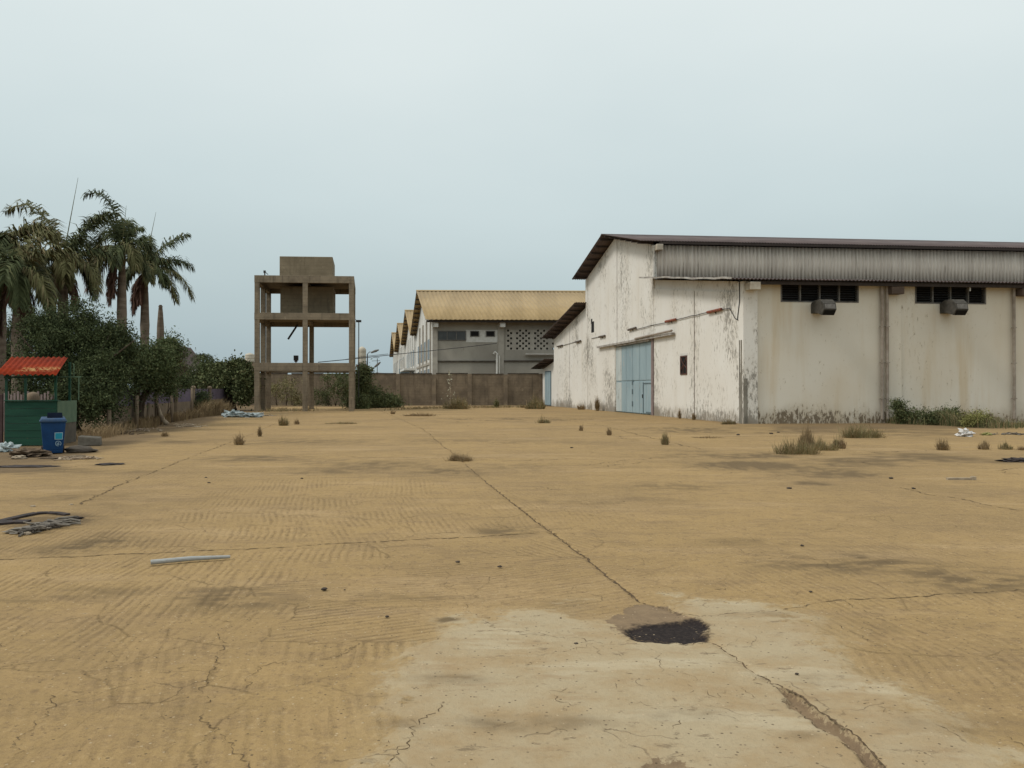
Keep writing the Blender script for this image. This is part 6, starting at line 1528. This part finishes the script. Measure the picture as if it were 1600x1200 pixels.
m = MB(); strip(m, [(-40, 823, .008), (0, 819, .01), (22, 817, .012), (44, 817, .01)], .2)
solo(m, "rubber_strip", MAT['rubber'], G(44, 817), "broad short rubber piece under the curved strip's left end", "rubber strip")
m = MB(); strip(m, [(56, 829, .008), (80, 825, .01), (100, 821, .012), (107, 816, .02)], .10)
solo(m, "rubber_strip", MAT['rubber'], G(107, 816), "small rubber piece curling up under the grey rag", "rubber strip")
m = MB(); m.blob(tuple(G(118, 811)), (.10, .06, .025), 3, .2, 14); solo(m, "rubber_piece", MAT['rubber'], G(118, 811), "lone oval rubber scrap right of the curved strip", "rubber scrap", smooth=True)
m = MB(); rr = random.Random(5)
for k in range(46):
    x0, y0 = rr.uniform(28, 96), 0; y0 = 836 - (x0 - 20) * .21 + rr.gauss(0, 2.6); p = G(x0, y0)
    pts = [p + Vector((0, 0, .02 + rr.random() * .05))]; a = rr.gauss(.5, .9)
    for j in range(4): a += rr.gauss(0, .5); pts.append(pts[-1] + Vector((math.cos(a) * .06, math.sin(a) * .06, rr.uniform(-.012, .012))))
    for q in pts: q.z = max(q.z, .012)
    m.tube(pts, rr.uniform(.008, .018), 5)
for x, y, r in ((34, 832, .16), (50, 829, .14), (66, 823, .13), (86, 819, .12)): p = G(x, y); m.blob(tuple(p), (r, r * .7, .035), int(x), .35, 16, True, 3)
solo(m, "rag", MAT['rag'], G(60, 826), "frayed grey rag and rope lying below the rubber strips", "rag")
for i, (x, y, r) in enumerate(((44, 835, .05), (52, 792, .04), (112, 789, .03))): m = MB(); m.blob(tuple(G(x, y)), (r, r * .8, r * .4), i + 70, .3, 10); solo(m, "rubble_piece", MAT['palestone'], G(x, y), ("pale chip at the lower edge of the grey rag", "pale chip above the curved rubber strip", "pale chip where the left joint ends by the rubber")[i], "rubble")
p, q = G(236, 883), G(360, 873); m = MB(); m.tube([p + Vector((0, 0, .03)), p.lerp(q, .5) + Vector((0, 0, .035)), q + Vector((0, 0, .022))], [.024, .023, .016], 10)
solo(m, "plastic_pipe", MAT['greypipe'], p, "straight grey pipe lying loose on the left slab", "pipe")
p, q = G(1480, 750), G(1506, 747); m = MB(); m.box((p.x, p.y - .03, .004), (q.x, p.y + .06, .04)); m.box((q.x - .06, p.y - .05, .004), (q.x + .02, p.y + .02, .07))
solo(m, "timber_offcut", MAT['palestone'], p, "small pale stick lying on the right of the yard", "wood piece")
b = G(1590, 721); m = MB(); m.blob(tuple(b), (.35, .2, .05), 5, .4, 18, True, 3); solo(m, "dark_cloth", MAT['rubber'], b, "dark crumpled cloth at the right edge of the yard", "cloth")
b = G(1508, 682); m = MB(); m.blob(tuple(b), (.24, .2, .17), 6, .4, 22, True, 2.6); solo(m, "plastic_bag", MAT['whitebag'], b, "crumpled white plastic bag before the weeds on the right", "plastic bag")
b = G(1541, 680); m = MB(); m.blob(tuple(b), (.18, .15, .06), 7, .4, 16, True, 3); solo(m, "plastic_bag", MAT['yellowleaf'], b, "small yellowish bag right of the white bag", "plastic bag")
twigs(1580, 679, 70, 40, 7, 'rag', "grey scraps strewn along the foot of the right weeds", "scrap_litter", .05)
m = MB()
for i, (x, y, r) in enumerate(((716, 879, .034), (781, 886, .030), (507, 921.5, .040), (539, 922, .014), (1253, 853, .028), (1266, 925, .020), (900, 1006, .02), (605, 964, .022), (1244, 1053, .016), (327, 755, .04), (472, 748, .035), (322, 747, .04), (1233, 764, .06), (1392, 748, .06), (1427, 764, .05), (876, 966, .012), (1205, 678, .1), (1216, 676, .08), (1153, 680, .1), (893, 700, .06))):
    b = G(x, y); r *= .62; m = MB(); m.blob((b.x, b.y, 0.002), (r * 1.15, r, r * .55), i, .3, 10)
    solo(m, "stone", MAT['stone'], b, "small dark stone lying loose on the bare yard", "stone", "loose dark stones on the yard", smooth=True)
